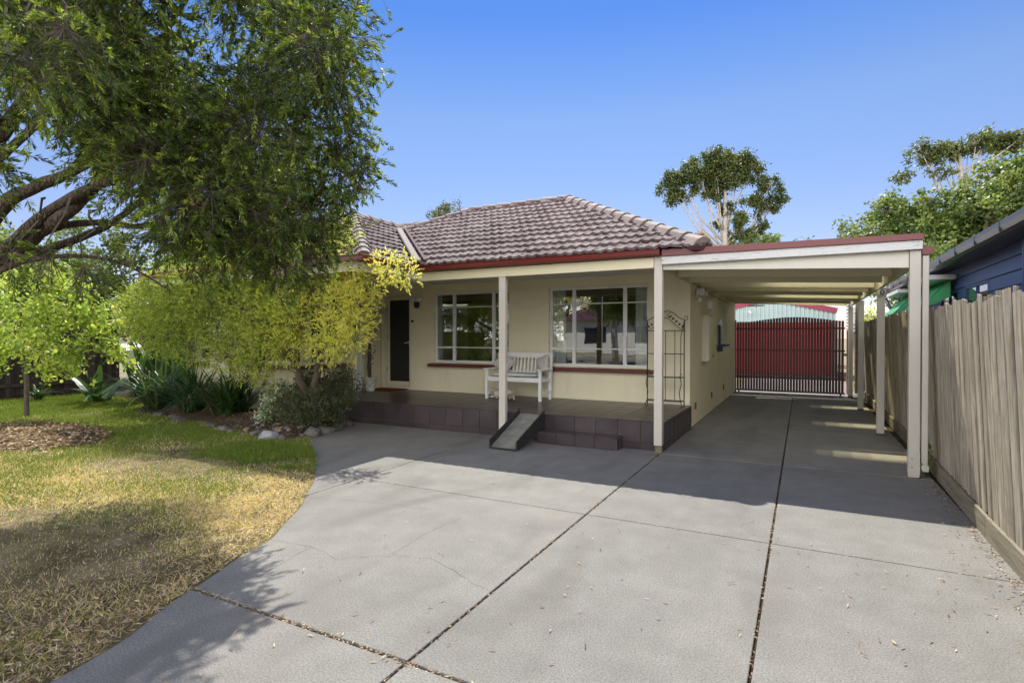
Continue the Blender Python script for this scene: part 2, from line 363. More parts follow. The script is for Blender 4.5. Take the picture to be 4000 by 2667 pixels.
# clear blue ahead; bright cloud bank behind the viewer is added as fill for the shade
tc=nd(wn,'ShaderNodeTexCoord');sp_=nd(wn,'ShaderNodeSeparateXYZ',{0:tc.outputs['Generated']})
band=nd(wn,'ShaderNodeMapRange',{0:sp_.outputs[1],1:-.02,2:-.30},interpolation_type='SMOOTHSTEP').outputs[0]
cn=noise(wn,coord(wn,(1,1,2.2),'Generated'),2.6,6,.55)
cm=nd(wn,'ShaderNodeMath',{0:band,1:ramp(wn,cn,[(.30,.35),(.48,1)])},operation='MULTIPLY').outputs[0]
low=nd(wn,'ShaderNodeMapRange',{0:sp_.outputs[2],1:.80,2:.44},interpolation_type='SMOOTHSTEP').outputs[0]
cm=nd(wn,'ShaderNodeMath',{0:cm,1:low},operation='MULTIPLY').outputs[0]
hz=nd(wn,'ShaderNodeMapRange',{0:sp_.outputs[2],1:0,2:1}).outputs[0]
hue=mix(wn,1.0,sk.outputs[0],ramp(wn,hz,[(.15,(.69,.56,.60)),(.36,(.655,.625,.66)),(.50,(.36,.51,.74)),(.7,(.5,.58,.74))]),'MULTIPLY')
hs=nd(wn,'ShaderNodeVectorMath',{0:hue,'Scale':1.5},operation='SCALE')
skc=mix(wn,cm,hs.outputs[0],(1,1,1));FILL_CLOUD=[l for l in wn.nodes if l.type=='MIX'][-1];FILL_CLOUD.inputs[7].default_value=(FILL_CL*1.0,FILL_CL*.985,FILL_CL*1.0,1)
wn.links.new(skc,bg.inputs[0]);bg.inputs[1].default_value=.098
SC.view_settings.view_transform='Standard';SC.view_settings.look='None';SC.view_settings.exposure=EXPO;SC.view_settings.gamma=1
SC.cycles.max_bounces=8;SC.cycles.transparent_max_bounces=12;SC.cycles.use_denoising=True;SC.cycles.sample_clamp_indirect=6
# ---------------------------------------------------------------- ground
EDGE=[(-6,-2.2),(-2,-2.6),(0,-2.85),(1.26,-3.06),(1.7,-3.2),(2.2,-3.45),(2.94,-3.70),(3.4,-3.98),(3.8,-4.28),(4.25,-4.66),(4.7,-5.08),(5.1,-5.5),(5.5,-6.0),(5.9,-6.5),(6.4,-6.95),(7.0,-7.25),(7.74,-7.7)]
def edge(y):
    for (a,xa),(b,xb) in zip(EDGE,EDGE[1:]):
        if a<=y<=b:
            t=(y-a)/(b-a);return xa+(xb-xa)*t
    return EDGE[-1][1]
g=MB();g.add([(-250,-250,-.03),(250,-250,-.03),(250,400,-.03),(-250,400,-.03)],[(0,1,2,3)])
tag(g.build('ground',M['dryground']),kind='structure')
g=MB();g.add([(-8.2,-7,-.024),(1.6,-7,-.024),(1.6,17.2,-.024),(-8.2,17.2,-.024)],[(0,1,2,3)]);tag(g.build('joint_soil',M['dirt']),kind='structure')
g=MB();g.box(-60,-10.2,-.02,60,-8.6,.0);tag(g.build('footpath',M['concrete']),kind='structure')
g=MB();g.box(-60,-19,-.06,60,-12,-.012);tag(g.build('road',M['asphalt']),kind='structure')
g=MB();g.box(-60,-12,-.06,60,-11.85,.10);tag(g.build('kerb',M['concrete']),kind='structure')
# driveway slabs
dr=MB()
def panel(x0,x1,y0,y1,z=.0):
    ys=np.linspace(y0,y1,max(2,int((y1-y0)/.12)+1));L=[];R=[]
    for y in ys:
        e=edge(y)+.015*math.sin(y*9) if y<7.74 else -99
        a=max(x0,e)
        if a<x1-.02: L.append((a,y));R.append((x1,y))
    if len(L)<2:return
    poly=R[:1]+R[-1:]+L[::-1] if x0<-1.8 else [(x1,y0),(x1,y1),(x0,y1),(x0,y0)]
    # drop near-colinear duplicates
    out=[]
    for p in poly:
        if not out or (abs(out[-1][0]-p[0])+abs(out[-1][1]-p[1]))>1e-4: out.append(p)
    dr.prism(out,-.09,z,'z')
panel(-4.395,-1.722,2.165,4.69);panel(-20,-4.405,3.0,4.69);panel(-4.395,-1.722,4.70,7.74);panel(-20,-4.405,4.70,7.74)
panel(-20,-1.722,-5,2.14)
panel(-1.704,-.219,2.16,4.69);panel(-1.704,-.219,4.70,7.60);panel(-1.704,-.219,-5,2.14)
panel(-.203,1.30,-5,-1.5);panel(-.203,1.29,-1.49,4.69);panel(-.203,1.30,4.70,7.60)
for a,b in ((7.61,10.55),(10.56,13.3),(13.31,16.08)): panel(-1.72,-.219,a,b);panel(-.203,1.30,a,b)
panel(-1.72,1.3,17.05,24.8)
dv=dr.build('driveway',M['concrete'],bevel=.006,seg=2);tag(dv,kind='structure')
def crack(pts,w=.0016):
    m=MB();P=[]
    for (a,b) in zip(pts,pts[1:]):
        n=max(2,int(math.dist(a,b)/.05))
        for i in range(n):
            t=i/n;P.append((a[0]+(b[0]-a[0])*t+random.uniform(-.012,.012),a[1]+(b[1]-a[1])*t+random.uniform(-.012,.012)))
    P.append(pts[-1])
    for i in range(len(P)-1):
        a=Vector(P[i]);b=Vector(P[i+1]);d=(b-a).normalized();n_=Vector((-d.y,d.x))*w/2*random.uniform(.5,1.3)
        m.add([(a.x-n_.x,a.y-n_.y,.0015),(a.x+n_.x,a.y+n_.y,.0015),(b.x+n_.x,b.y+n_.y,.0015),(b.x-n_.x,b.y-n_.y,.0015)],[(0,1,2,3)])
    m.build('crack',M['dirt'],dv)
crack([(-3.75,2.95),(-3.3,3.0),(-2.95,2.92),(-2.65,3.15),(-2.35,3.25),(-1.9,3.05),(-1.74,3.0)]);crack([(-2.65,3.15),(-2.7,3.6),(-2.65,4.1)]);crack([(-3.3,3.0),(-3.25,2.75),(-3.2,2.45)],.0018)
crack([(-3.55,6.8),(-3.3,6.3),(-3.35,5.8),(-3.1,5.5),(-3.15,5.1)]);crack([(-3.35,5.8),(-3.05,5.9)],.0018);crack([(-.35,5.2),(-.45,5.0),(-.33,4.85),(-.4,4.72)],.0018);crack([(-5.9,5.2),(-5.2,4.9),(-4.42,4.75)],.0018);crack([(-4.3,3.9),(-3.6,4.1),(-3.0,4.15)],.0018)
# lawn sheet with gentle unevenness, garden bed mound
def sheet(name,x0,x1,y0,y1,st,zf,inside,mat):
    xs=np.arange(x0,x1,st);ys=np.arange(y0,y1,st);m=MB();idx={}
    for i,x in enumerate(xs):
        for j,y in enumerate(ys):
            if inside(x+st/2,y+st/2):
                q=[]
                for a,b in ((i,j),(i+1,j),(i+1,j+1),(i,j+1)):
                    k=(a,b)
                    if k not in idx:
                        X=x0+a*st;Y=y0+b*st;idx[k]=len(m.v);m.v.append((X,Y,zf(X,Y)))
                    q.append(idx[k])
                m.f.append(q);m.r.append(.5)
    o=m.build(name,mat,smooth=True);return o
def lz(x,y):
    e=edge(min(max(y,-6),7.7))-x;k=max(0,min(1,(e-.05)/.3));return (.012*math.sin(x*1.3+y)+.012*math.sin(y*2.1-x*.7)-.004)*k-.008*(1-k)
def inlawn(x,y):
    return x<edge(min(max(y,-6),7.7))-.03 and not(y>5.6 and x>-7.0)
L_=sheet('lawn',-26,-2.1,-6,12,.12,lz,lambda x,y:inlawn(x,y) or (y<7.7 and x<edge(max(y,-6))+.16 and x<-2),M['lawn']);tag(L_,kind='structure')
BED=[(-6.98,5.95),(-7.6,5.95),(-8.6,6.1),(-9.6,6.3),(-10.6,6.45),(-11.6,6.5),(-12.4,6.6),(-13.2,7.2),(-15,7.9),(-17.4,8.0),(-17.4,9.2),(-12.2,9.2),(-12.2,7.6),(-7.4,7.74),(-6.98,6.6)]
def inpoly(x,y,P):
    c=False;j=len(P)-1
    for i in range(len(P)):
        xi,yi=P[i];xj,yj=P[j]
        if (yi>y)!=(yj>y) and x<(xj-xi)*(y-yi)/(yj-yi)+xi:c=not c
        j=i
    return c
def dpoly(x,y,P):
    d=9
    for (ax,ay),(bx,by) in zip(P,P[1:]+P[:1]):
        t=max(0,min(1,((x-ax)*(bx-ax)+(y-ay)*(by-ay))/((bx-ax)**2+(by-ay)**2+1e-9)))
        d=min(d,math.hypot(x-ax-t*(bx-ax),y-ay-t*(by-ay)))
    return d
def bz(x,y):
    d=dpoly(x,y,BED) if inpoly(x,y,BED) else 0
    return .02+min(.16,d*.45)+.02*math.sin(x*5+y*3)*min(1,d*4)
b_=sheet('garden_bed',-17.5,-6.8,5.8,9.3,.09,bz,lambda x,y:inpoly(x,y,BED),M['soil']);tag(b_,kind='structure')
# ---------------------------------------------------------------- house
H=empty('house',(-4.7,9.9,0),'cream rendered bungalow with dark tiled hip roof and tiled porch','house')
def wallgrid(ax,c0,c1,u0,u1,z0,z1,holes,mat,name,parent=H):
    """wall in plane ax=c0(outer)..c1(inner); u along the wall; holes [(ua,ub,za,zb)]"""
    us=sorted({u0,u1,*[h[0] for h in holes],*[h[1] for h in holes]});zs=sorted({z0,z1,*[h[2] for h in holes],*[h[3] for h in holes]})
    P=(lambda u,z,c:(u,c,z)) if ax=='y' else (lambda u,z,c:(c,u,z))
    m=MB()
    ish=lambda u,z:any(a<u<b and c<z<d for a,b,c,d in holes)
    for c in (c0,c1):
        for i in range(len(us)-1):
            for j in range(len(zs)-1):
                if not ish((us[i]+us[i+1])/2,(zs[j]+zs[j+1])/2):
                    m.add([P(us[i],zs[j],c),P(us[i+1],zs[j],c),P(us[i+1],zs[j+1],c),P(us[i],zs[j+1],c)],[(0,1,2,3)],.5)
    for (a,b,c,d) in holes+[(u0,u1,z0,z1)]:
        for p,q in (((a,c),(b,c)),((b,c),(b,d)),((b,d),(a,d)),((a,d),(a,c))):
            m.add([P(*p,c0),P(*q,c0),P(*q,c1),P(*p,c1)],[(0,1,2,3)],.5)
    me=m.mesh(name);return link(name,me,mat,parent)
DOORH=(-8.53,-7.775,.43,2.53);W1=(-7.14,-5.27,1.03,2.53);W2=(-4.39,-2.44,1.02,2.53)
wallgrid('y',9.9,10.12,-8.61,-1.72,0,2.80,[DOORH,W1,W2],M['wall'],'wall')
wallgrid('x',-1.72,-1.94,10.121,17.2,0,2.80,[],M['wall'],'wall')
wallgrid('y',17.2,17.0,-11.9,-1.942,0,2.8,[],M['wall'],'wall')
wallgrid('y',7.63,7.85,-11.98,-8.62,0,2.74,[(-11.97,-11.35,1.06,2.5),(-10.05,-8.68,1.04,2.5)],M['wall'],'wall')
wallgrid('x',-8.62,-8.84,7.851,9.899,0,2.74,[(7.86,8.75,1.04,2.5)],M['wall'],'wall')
wallgrid('x',-12.0,-11.8,7.851,16.99,0,2.74,[],M['wall'],'wall')
m=MB();m.box(-11.33,7.53,0,-10.68,7.628,2.74);m.build('pilaster',M['wall'],H,bevel=.01)
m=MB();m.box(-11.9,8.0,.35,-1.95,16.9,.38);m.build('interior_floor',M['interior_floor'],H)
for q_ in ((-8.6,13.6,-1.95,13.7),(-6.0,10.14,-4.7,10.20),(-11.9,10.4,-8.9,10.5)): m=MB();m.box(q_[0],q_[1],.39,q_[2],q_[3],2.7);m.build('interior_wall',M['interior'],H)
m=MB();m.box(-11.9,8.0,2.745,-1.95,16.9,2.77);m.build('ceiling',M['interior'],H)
def window(ax,face,h,muls,tr,back=1,curt=(),sill=True,so=.1,sx=(.10,.10)):
    """ax wall axis; face = outer face coord; h=(u0,u1,z0,z1)"""
    u0,u1,z0,z1=h;s=1 if ax=='y' else -1
    f0=face+s*.075;f1=face+s*.135
    def B(m,ua,ub,za,zb,d0=0,d1=0):
        a,b=f0+s*d0,f1+s*d1
        if ax=='y': m.box(ua,min(a,b),za,ub,max(a,b),zb)
        else: m.box(min(a,b),ua,za,max(a,b),ub,zb)
    m=MB();t=.045
    B(m,u0,u0+t,z0,z1);B(m,u1-t,u1,z0,z1);B(m,u0+t,u1-t,z0,z0+t);B(m,u0+t,u1-t,z1-t,z1)
    for x in muls: B(m,x-.033,x+.033,z0+t,z1-t,.002,-.002)
    xs=[u0+t]+list(muls)+[u1-t]
    for i in range(len(xs)-1):
        for z,th in tr:
            thick=th if (th>.03 and (i!=1 or len(xs)==3)) else .022
            a=xs[i]+(.033 if i else 0);b=xs[i+1]-(.033 if i<len(xs)-2 else 0)
            B(m,a,b,z-thick/2,z+thick/2,.006,-.006)
    fr=m.build('window',M['white_frame'],H,bevel=.004)
    m=MB();c=f0+s*.034
    if ax=='y': m.box(u0+t,c,z0+t,u1-t,c+.004,z1-t)
    else: m.box(c-.004,u0+t,z0+t,c,u1-t,z1-t)
    m.build('pane',M['glass'],fr)
    if sill:
        m=MB();a,b=u0-sx[0],u1+sx[1]
        pr=[(face+s*.07,z0-.001),(face-s*so,z0-.035),(face-s*so,z0-.095),(face-s*.0005,z0-.095),(face-s*.0005,z0-.03),(face+s*.07,z0-.03)]
        poly=[(p,q) for p,q in pr]
        if ax=='y':
            vs=[(a,p,q) for p,q in poly]+[(b,p,q) for p,q in poly]
            # recess part only spans the opening
            for k in (0,5): vs[k]=(u0,*poly[k])
            for k in (6,11): vs[k]=(u1,*poly[k-6])
        else:
            vs=[(p,a,q) for p,q in poly]+[(p,b,q) for p,q in poly]
            for k in (0,5): vs[k]=(poly[k][0],u0,poly[k][1])
            for k in (6,11): vs[k]=(poly[k-6][0],u1,poly[k-6][1])
        m.add(vs,[(0,1,2,3,4,5),(6,7,8,9,10,11)]+[(i,(i+1)%6,6+(i+1)%6,6+i) for i in range(6)])
        m.build('sill',M['red_sill'],fr,bevel=.008,seg=2)
    for (a,b) in curt:
        m=MB();n=int((b-a)/.012);vs=[]
        for i in range(n+1):
            u=a+(b-a)*i/n;d=.18+.022*math.sin(i*.9)+.01*math.sin(i*.37)
            for z in (z0-.05,z1+.02): vs.append((u,face+s*d,z) if ax=='y' else (face+s*d,u,z))
        m.add(vs,[(2*i,2*i+2,2*i+3,2*i+1) for i in range(n)]);m.build('curtain',M['curtain'],fr,smooth=True)
    return fr
TR=[(2.215,.022),(1.355,.045)]
window('y',9.9,W2,[-3.895,-2.895],TR,curt=[(-4.36,-4.1),(-2.72,-2.48)])
window('y',9.9,W1,[-6.655,-5.675],TR,curt=[(-7.12,-7.03),(-5.5,-5.29)])
window('y',7.63,(-10.05,-8.68,1.04,2.5),[-9.35],TR,curt=[(-9.98,-9.7)],sx=(.1,.16))
window('x',-8.62,(7.86,8.75,1.04,2.5),[8.3],TR,sx=(.29,.1),so=.1)
window('y',7.63,(-11.97,-11.35,1.06,2.5),[],TR,curt=[(-11.6,-11.38)],sx=(.12,.01))
# front door
m=MB();u0,u1,z0,z1=DOORH
m.box(u0,9.93,z0,u0+.05,10.05,z1);m.box(u1-.03,9.93,z0,u1,10.05,z1);m.box(u0+.05,9.93,z1-.05,u1-.03,10.05,z1);m.box(u0+.05,9.91,z0,u1-.03,10.05,z0+.035)
df=m.build('door_frame',M['cream_pale'],H,bevel=.004)
m=MB();a,b,c,d=u0+.055,u1-.035,z0+.04,z1-.055
m.box(a,9.96,c,a+.065,9.995,d);m.box(b-.04,9.96,c,b,9.995,d);m.box(a+.065,9.96,c,b-.04,9.995,c+.10);m.box(a+.065,9.96,d-.06,b-.04,9.995,d)
dd=m.build('door',M['cream'],H,bevel=.004)
m=MB();m.box(a+.065,9.975,c+.10,b-.04,9.98,d-.06);m.build('screen',M['screen'],dd)
m=MB();m.box(b-.035,9.945,1.38,b-.01,9.958,1.50);m.bar((b-.02,9.935,1.46),(b-.15,9.935,1.44),.018,.02);m.build('handle',M['plastic'],dd,bevel=.004)
for z in (.8,1.55,2.2):
    m=MB();m.tube([(a+.005,9.95,z),(a+.005,9.95,z+.09)],.009,8);m.build('hinge',M['steel'],dd)
m=MB();m.box(u0-.0,9.86,.402,u1,9.899,.428);m.build('door_step',M['cream_pale'],H,bevel=.004)
# porch: slab core + tiles
PY,PX0,PX1=7.76,-8.6,-1.69
m=MB();m.box(PX0,PY+.012,-.05,PX1-.012,9.899,.388);po=m.build('porch',M['grout'],H)
t=MB();g_=.0035
xs=np.arange(PX1,PX0,-.332)
for x in xs:
    xa=max(x-.332,PX0)
    t.box(xa+g_,PY,.09+g_,x-g_,PY+.012,.385,r=random.random());t.box(xa+g_,PY,0.002,x-g_,PY+.012,.09-g_,r=random.random())
    for y in np.arange(PY,9.88,.332): t.box(xa+g_,y+g_,.386,x-g_,min(y+.332,9.895)-g_,.40,r=random.random())
for y in np.arange(PY,9.88,.332):
    yb=min(y+.332,9.895);t.box(PX1-.012,y+g_,.09+g_,PX1,yb-g_,.385);t.box(PX1-.012,y+g_,.002,PX1,yb-g_,.09-g_)
t.build('tiles',M['ptile'],po,bevel=.003)
t=MB();t.box(PX1-.01,9.90,0,PX1+.012,10.13,.4);
# porch step
m=MB();m.box(-3.49,7.492,0,-2.29,7.759,.162);st=m.build('step',M['grout'],H)
t=MB()
for i in range(4):
    a=-3.5+i*.3;b=a+.3;t.box(a+g_,7.48,.004,b-g_,7.492,.165);t.box(a+g_,7.48+g_,.163,b-g_,7.759,.176)
t.box(-3.502,7.492,.004,-3.49,7.759,.165);t.box(-2.30+.01,7.492,.004,-2.278,7.759,.165);t.build('tiles',M['ptile'],st,bevel=.003)
# verandah beam, gutter, soffit, posts
m=MB();m.box(-8.6,7.61,2.53,-1.806,7.70,2.675);m.build('verandah_beam',M['cream'],H,bevel=.004)
m=MB();m.box(-8.6,7.702,2.715,-1.73,9.899,2.735);sf=m.build('soffit',M['soffit'],H)
m=MB()
for x in np.arange(-8.0,-1.9,1.2): m.box(x,7.72,2.703,x+.03,9.89,2.714)
m.box(-8.5,7.85,2.70,-1.8,7.88,2.7135);m.build('batten',M['soffit'],sf)
m=MB()
pr=[(7.60,2.685),(7.52,2.685),(7.485,2.70),(7.48,2.76),(7.465,2.775),(7.48,2.782),(7.495,2.76),(7.50,2.705),(7.60,2.70)]
m.add([(-5.72,y,z) for y,z in pr]+[(-1.70,y,z) for y,z in pr],[tuple(range(9)),tuple(range(9,18))]+[(i,(i+1)%9,9+(i+1)%9,9+i) for i in range(9)])
m.box(-5.72,7.602,2.68,-1.70,7.63,2.76)
pr2=[(x+5.75-7.6,z) for x,z in pr]
m.add([(-5.75-(y-7.6),6.05,z) for y,z in pr]+[(-5.75-(y-7.6),7.46,z) for y,z in pr],[tuple(range(9)),tuple(range(9,18))]+[(i,(i+1)%9,9+(i+1)%9,9+i) for i in range(9)])
m.add([(-11.2,y-1.45,z) for y,z in pr]+[(-5.6,y-1.45,z) for y,z in pr],[tuple(range(9)),tuple(range(9,18))]+[(i,(i+1)%9,9+(i+1)%9,9+i) for i in range(9)])
m.build('gutter',M['red'],H,bevel=.002)
m=MB();m.box(-11.1,6.2,2.66,-5.83,7.61,2.68);m.box(-11.1,6.17,2.56,-5.8,6.2,2.69);m.box(-5.83,6.2,2.56,-5.8,7.6,2.69);m.build('eave_lining',M['soffit'],H)
for i,(x,w_) in enumerate(((-4.18,.115),(-1.745,.11))):
    m=MB();
    if i: m.box(x-w_/2,7.61,.10,x+w_/2,7.72,2.72);m.box(x-w_/2-.002,7.608,.66,x+w_/2+.002,7.722,.70)
    else: m.box(x-w_/2,7.62,.002,x+w_/2,7.70,2.53)
    p=m.build('verandah_post',M['beige'],H,bevel=.006,seg=2)
    if i: m=MB();m.box(x-.04,7.63,.002,x+.05,7.70,.10);m.build('stump',M['plinth'],p)
m=MB()
for k in range(5): m.box(-8.618,9.06+k*.034,.4,-8.555,9.085+k*.034,2.7)
m.box(-8.618,9.05,.4,-8.57,9.23,2.7);m.build('downpipe',M['white_frame'],H,bevel=.006,seg=2)
for y,z in ((10.457,.33),(12.474,.34),(14.5,.34)):
    m=MB();m.box(-1.719,y-.07,z-.06,-1.712,y+.07,z+.06)
    for k in range(5): m.box(-1.712,y-.06,z-.05+k*.022,-1.706,y+.06,z-.04+k*.022)
    m.build('air_vent',M['vent'],H)
m=MB();m.box(-1.719,11.75,2.17,-1.70,12.45,2.33)
for k in range(5): m.box(-1.70,11.78,2.19+k*.027,-1.695,12.42,2.2+k*.027)
m.build('wall_vent',M['white'],H,bevel=.003)
# tiled roof
TP=.513;TN=math.sqrt(1+TP*TP)
rf=MB();RV=[]
def slope(ex,ey,ez,ux,uy,plan,off=0):
    """eave point, unit along eave (ux,uy); up-slope plan dir is left of u; plan polygon xy"""
    vx,vy=-uy,ux
    O=np.array([ex,ey,ez]);U=np.array([ux,uy,0.]);V=np.array([vx,vy,TP])/TN;N=np.cross(U,V)
    pu=[((x-ex)*ux+(y-ey)*uy,((x-ex)*vx+(y-ey)*vy)*TN) for x,y in plan]
    u0=min(p[0] for p in pu);u1=max(p[0] for p in pu);v1=max(p[1] for p in pu);v0=min(p[1] for p in pu)
    cw=.30;ch=.288;du=.025
    us=np.arange(math.floor(u0/cw)*cw,u1+du,du)
    def prof(u): 
        p=(u/ (cw/2))%1.;return .020*(max(0,math.cos((p-.3)*2*math.pi))**.8)+.003*math.sin(p*20)
    hs=np.array([prof(u+1000*cw) for u in us]);nc=int((v1-v0)/ch)+2
    segs=[0,.34,.67,1.]
    for c in range(nc):
        va=v0-.05+c*ch
        for s_ in range(-1,3):
            if s_<0: ra,rb=(va,-.002),(va,.036)
            else: ra,rb=(va+ch*segs[s_],.036*(1-segs[s_])),(va+ch*segs[s_+1],.036*(1-segs[s_+1]))
            jit=RNG.random(len(us))
            for i in range(len(us)-1):
                uc=us[i]+du/2;vc=(ra[0]+rb[0])/2
                if not inpoly(uc,max(vc,v0+.002),pu):continue
                ti=int(math.floor(uc/cw));r=(math.sin(ti*12.9898+c*78.233+ex*3)*43758.5453)%1
                q=[]
                for k,(vv,hh) in ((i,ra),(i+1,ra),(i+1,rb),(i,rb)):
                    tj=.004*math.sin(ti*3.1+c*1.7)
                    q.append(O+U*us[k]+V*vv+N*(hs[k]+hh+tj))
                rf.add(q,[(0,1,2,3)],r)
def cap(a,b,wd=.15):
    a=Vector(a);b=Vector(b);d=(b-a);L=d.length;d.normalize();s=d.cross(Vector((0,0,1))).normalized();u=s.cross(d)
    n=int(L/.36);m=CAPS
    for i in range(n+1):
        t0=i*.36;t1=min(t0+.40,L+.05);h0,h1=.075,.05
        pr=lambda h,w_:[(-w_,h-.105),(-w_*.55,h-.01),(-w_*.2,h+.02),(w_*.2,h+.02),(w_*.55,h-.01),(w_,h-.105)]
        j=random.uniform(-.006,.006)
        vs=[a+d*t0+s*(x+j)+u*z for x,z in pr(h0,wd+.012)]+[a+d*t1+s*(x+j)+u*z for x,z in pr(h1,wd-.01)]
        m.add(vs,[(0,1,7,6),(1,2,8,7),(2,3,9,8),(3,4,10,9),(4,5,11,10),(0,5,4,3,2,1),(6,7,8,9,10,11)])
    MORT.add([a+s*x+u*z for x,z in ((-wd*1.1,-.08),(-wd*.8,.01),(wd*.8,.01),(wd*1.1,-.08))]+[b+s*x+u*z for x,z in ((-wd*1.1,-.08),(-wd*.8,.01),(wd*.8,.01),(wd*1.1,-.08))],[(0,1,5,4),(1,2,6,5),(2,3,7,6),(0,3,2,1),(4,5,6,7)])
CAPS=MB();MORT=MB()
slope(-9.84,7.5,2.79,1,0,[(-5.75,7.5),(-7.8,9.55),(-6.66,10.68),(-4.31,10.68),(-1.137,7.5)])
slope(-1.137,7.5,2.79,0,1,[(-1.137,7.5),(-4.31,10.68),(-1.137,13.85)])
slope(-5.75,6.24,2.77,0,1,[(-5.75,6.24),(-8.42,8.91),(-8.42,12.0),(-7.2,12.),(-7.2,9.1),(-5.75,7.5)])
slope(-11.09,6.24,2.77,1,0,[(-11.09,6.24),(-5.75,6.24),(-8.42,8.91)])
slope(-11.09,12,2.77,0,-1,[(-11.09,6.24),(-8.42,8.91),(-8.42,12),(-11.09,12)])
slope(-11,8.1,2.79,1,0,[(-10,9),(-10,11.15),(-6.8,11.15),(-6.8,9.8),(-7.6,9.2)])
def quad(*p): rf.add(p,[(0,1,2,3)][:1] if len(p)==4 else [(0,1,2)],.5)
zr=2.79+3.18*TP
quad((-6.66,10.68,zr),(-4.31,10.68,zr),(-1.137,13.85,2.79),(-9.84,13.85,2.79));rf.add([(-6.66,10.68,zr),(-9.84,13.85,2.79),(-9.84,7.5,2.79)],[(0,1,2)],.5)
me=rf.mesh('roof');ro=link('roof',me,M['tile'],H)
for a,b in (((-1.137,7.5,2.79),(-4.31,10.68,zr)),((-6.66,10.68,zr),(-4.31,10.68,zr)),((-7.78,9.57,2.79+2.07*TP),(-6.66,10.68,zr)),((-1.137,13.85,2.79),(-4.31,10.68,zr))): cap(a,b)
zw=2.77+2.67*TP
cap((-5.75,6.24,2.77),(-8.42,8.91,zw));cap((-11.09,6.24,2.77),(-8.42,8.91,zw));cap((-8.42,8.91,zw),(-8.42,12,zw));cap((-10,11.15,2.79+3.05*TP),(-6.8,11.15,2.79+3.05*TP),.13)
CAPS.build('ridge_cap',M['cap'],ro);MORT.build('mortar',M['mortar'],ro)
m=MB();m.bar((-5.66,7.41,2.835),(-7.80,9.55,2.835+2.14*TP),.13,.05);m.build('valley_flashing',M['cap'],ro,bevel=.015);m=MB();m.bar((-5.57,7.50,2.85),(-7.71,9.64,2.85+2.14*TP),.05,.05);m.build('valley_shadow_bar',M['mortar'],ro)  # dark bar beside the valley stands in for its shadow line
# ---------------------------------------------------------------- carport
CP=empty('carport',(-.3,12,0),'open carport with cream rafters, beige posts and red capped fascia','carport')
def zt(x): return 2.765-(x+1.68)*.009   # fascia top
m=MB();m.prism([(-1.68,2.672),(1.185,2.668),(1.185,2.738),(-1.68,2.765)],7.535,7.60,'y');m.build('fascia_cap',M['red'],CP,bevel=.002)
m=MB();m.prism([(-1.685,2.565),(1.18,2.566),(1.18,2.667),(-1.685,2.671)],7.56,7.598,'y');m.build('fascia',M['white_old'],CP,bevel=.003)
ry=[7.64,8.62,9.58,10.55,11.5,12.5,13.5,14.5,15.5,16.5]
for i,y in enumerate(ry):
    m=MB();xb=1.066 if i==0 else 1.02
    m.prism([(-1.685,2.50),(xb,2.372),(xb,2.565),(-1.685,2.66)],y-.001 if i==0 else y,y+.045,'y');m.build('rafter',M['cream_pale'] if i==0 else M['cream'],CP,bevel=.003)
m=MB();m.box(-1.715,7.73,2.49,-1.69,17.1,2.66);m.build('wall_plate',M['cream'],CP,bevel=.003)
m=MB();m.box(1.075,7.69,2.36,1.12,17.1,2.53);m.build('side_beam',M['cream'],CP,bevel=.003)
def corr(m,x0,x1,y0,y1,z0,z1,pitch=.076,amp=.009,th=0):
    n=int((y1-y0)/pitch*6);vs=[]
    for i in range(n+1):
        y=y0+(y1-y0)*i/n;h=amp*math.cos(2*math.pi*y/pitch);vs+=[(x0,y,z0+h),(x1,y,z1+h)]
    m.add(vs,[(2*i,2*i+2,2*i+3,2*i+1) for i in range(n)])
opaque=[(7.6,10.0),(10.85,12.85),(13.6,15.6),(16.35,17.3)];clear=[(10.0,10.85),(12.85,13.6),(15.6,16.35)]
m=MB()
for a,b in opaque: corr(m,-1.72,1.2,a,b,2.70,2.60)
for a,b in clear: corr(m,-1.72,-.55,a,b,2.703,2.663)
m.build('roof_sheet',M['sheet'],CP,smooth=True)
for a,b in clear:
    m=MB();n=int((b-a)/.076*6);nx_=8
    for j in range(nx_):
        xa=-.55+1.75*j/nx_;xb=-.55+1.75*(j+1)/nx_;za=2.663-.063*j/nx_;zb_=2.663-.063*(j+1)/nx_
        for i in range(n):
            ya=a+(b-a)*i/n;yb=a+(b-a)*(i+1)/n;h=lambda y:.009*math.cos(2*math.pi*y/.076);t=(i+.5)/n
            m.add([(xa,ya,za+h(ya)),(xa,yb,za+h(yb)),(xb,yb,zb_+h(yb)),(xb,ya,zb_+h(ya))],[(0,1,2,3)],max(0,math.sin(math.pi*t))**1.3*min(1,.12+j/3.5))  # sheet transparency graded to soften and fade the light strips it casts
    m.build('translucent_sheet',M['lite'],CP,smooth=True)
m=MB();pr=[(1.18,2.60),(1.18,2.505),(1.245,2.505),(1.28,2.53),(1.30,2.60)]
m.prism(pr,7.60,17.2,'y');m.build('gutter',M['red'],CP,bevel=.002)
PYS=[7.61,10.70,14.10,17.0]
for i,y in enumerate(PYS):
    m=MB();m.box(1.07,y-.055 if i else y,.005,1.175,y+.055 if i else y+.10,2.36 if i else 2.565)
    p=m.build('post',M['beige'],CP,bevel=.007,seg=2)
    if i==0:
        m=MB();m.box(1.068,7.605,.04,1.177,7.712,.30);m.build('bracket',M['beige'],p,bevel=.003)
        for z in (.12,.22):
            m=MB();m.tube([(1.10,7.606,z),(1.10,7.596,z)],.009,6);m.build('bolt',M['steel'],p)
    else:
        m=MB();m.box(1.068,y-.057,.0,1.177,y+.057,.03);m.build('foot',M['vent'],p)
m=MB();m.box(1.19,7.62,.10,1.25,7.70,2.50);m.box(1.19,7.55,.09,1.25,7.70,.16);m.build('downpipe',M['beige'],CP,bevel=.008,seg=2)
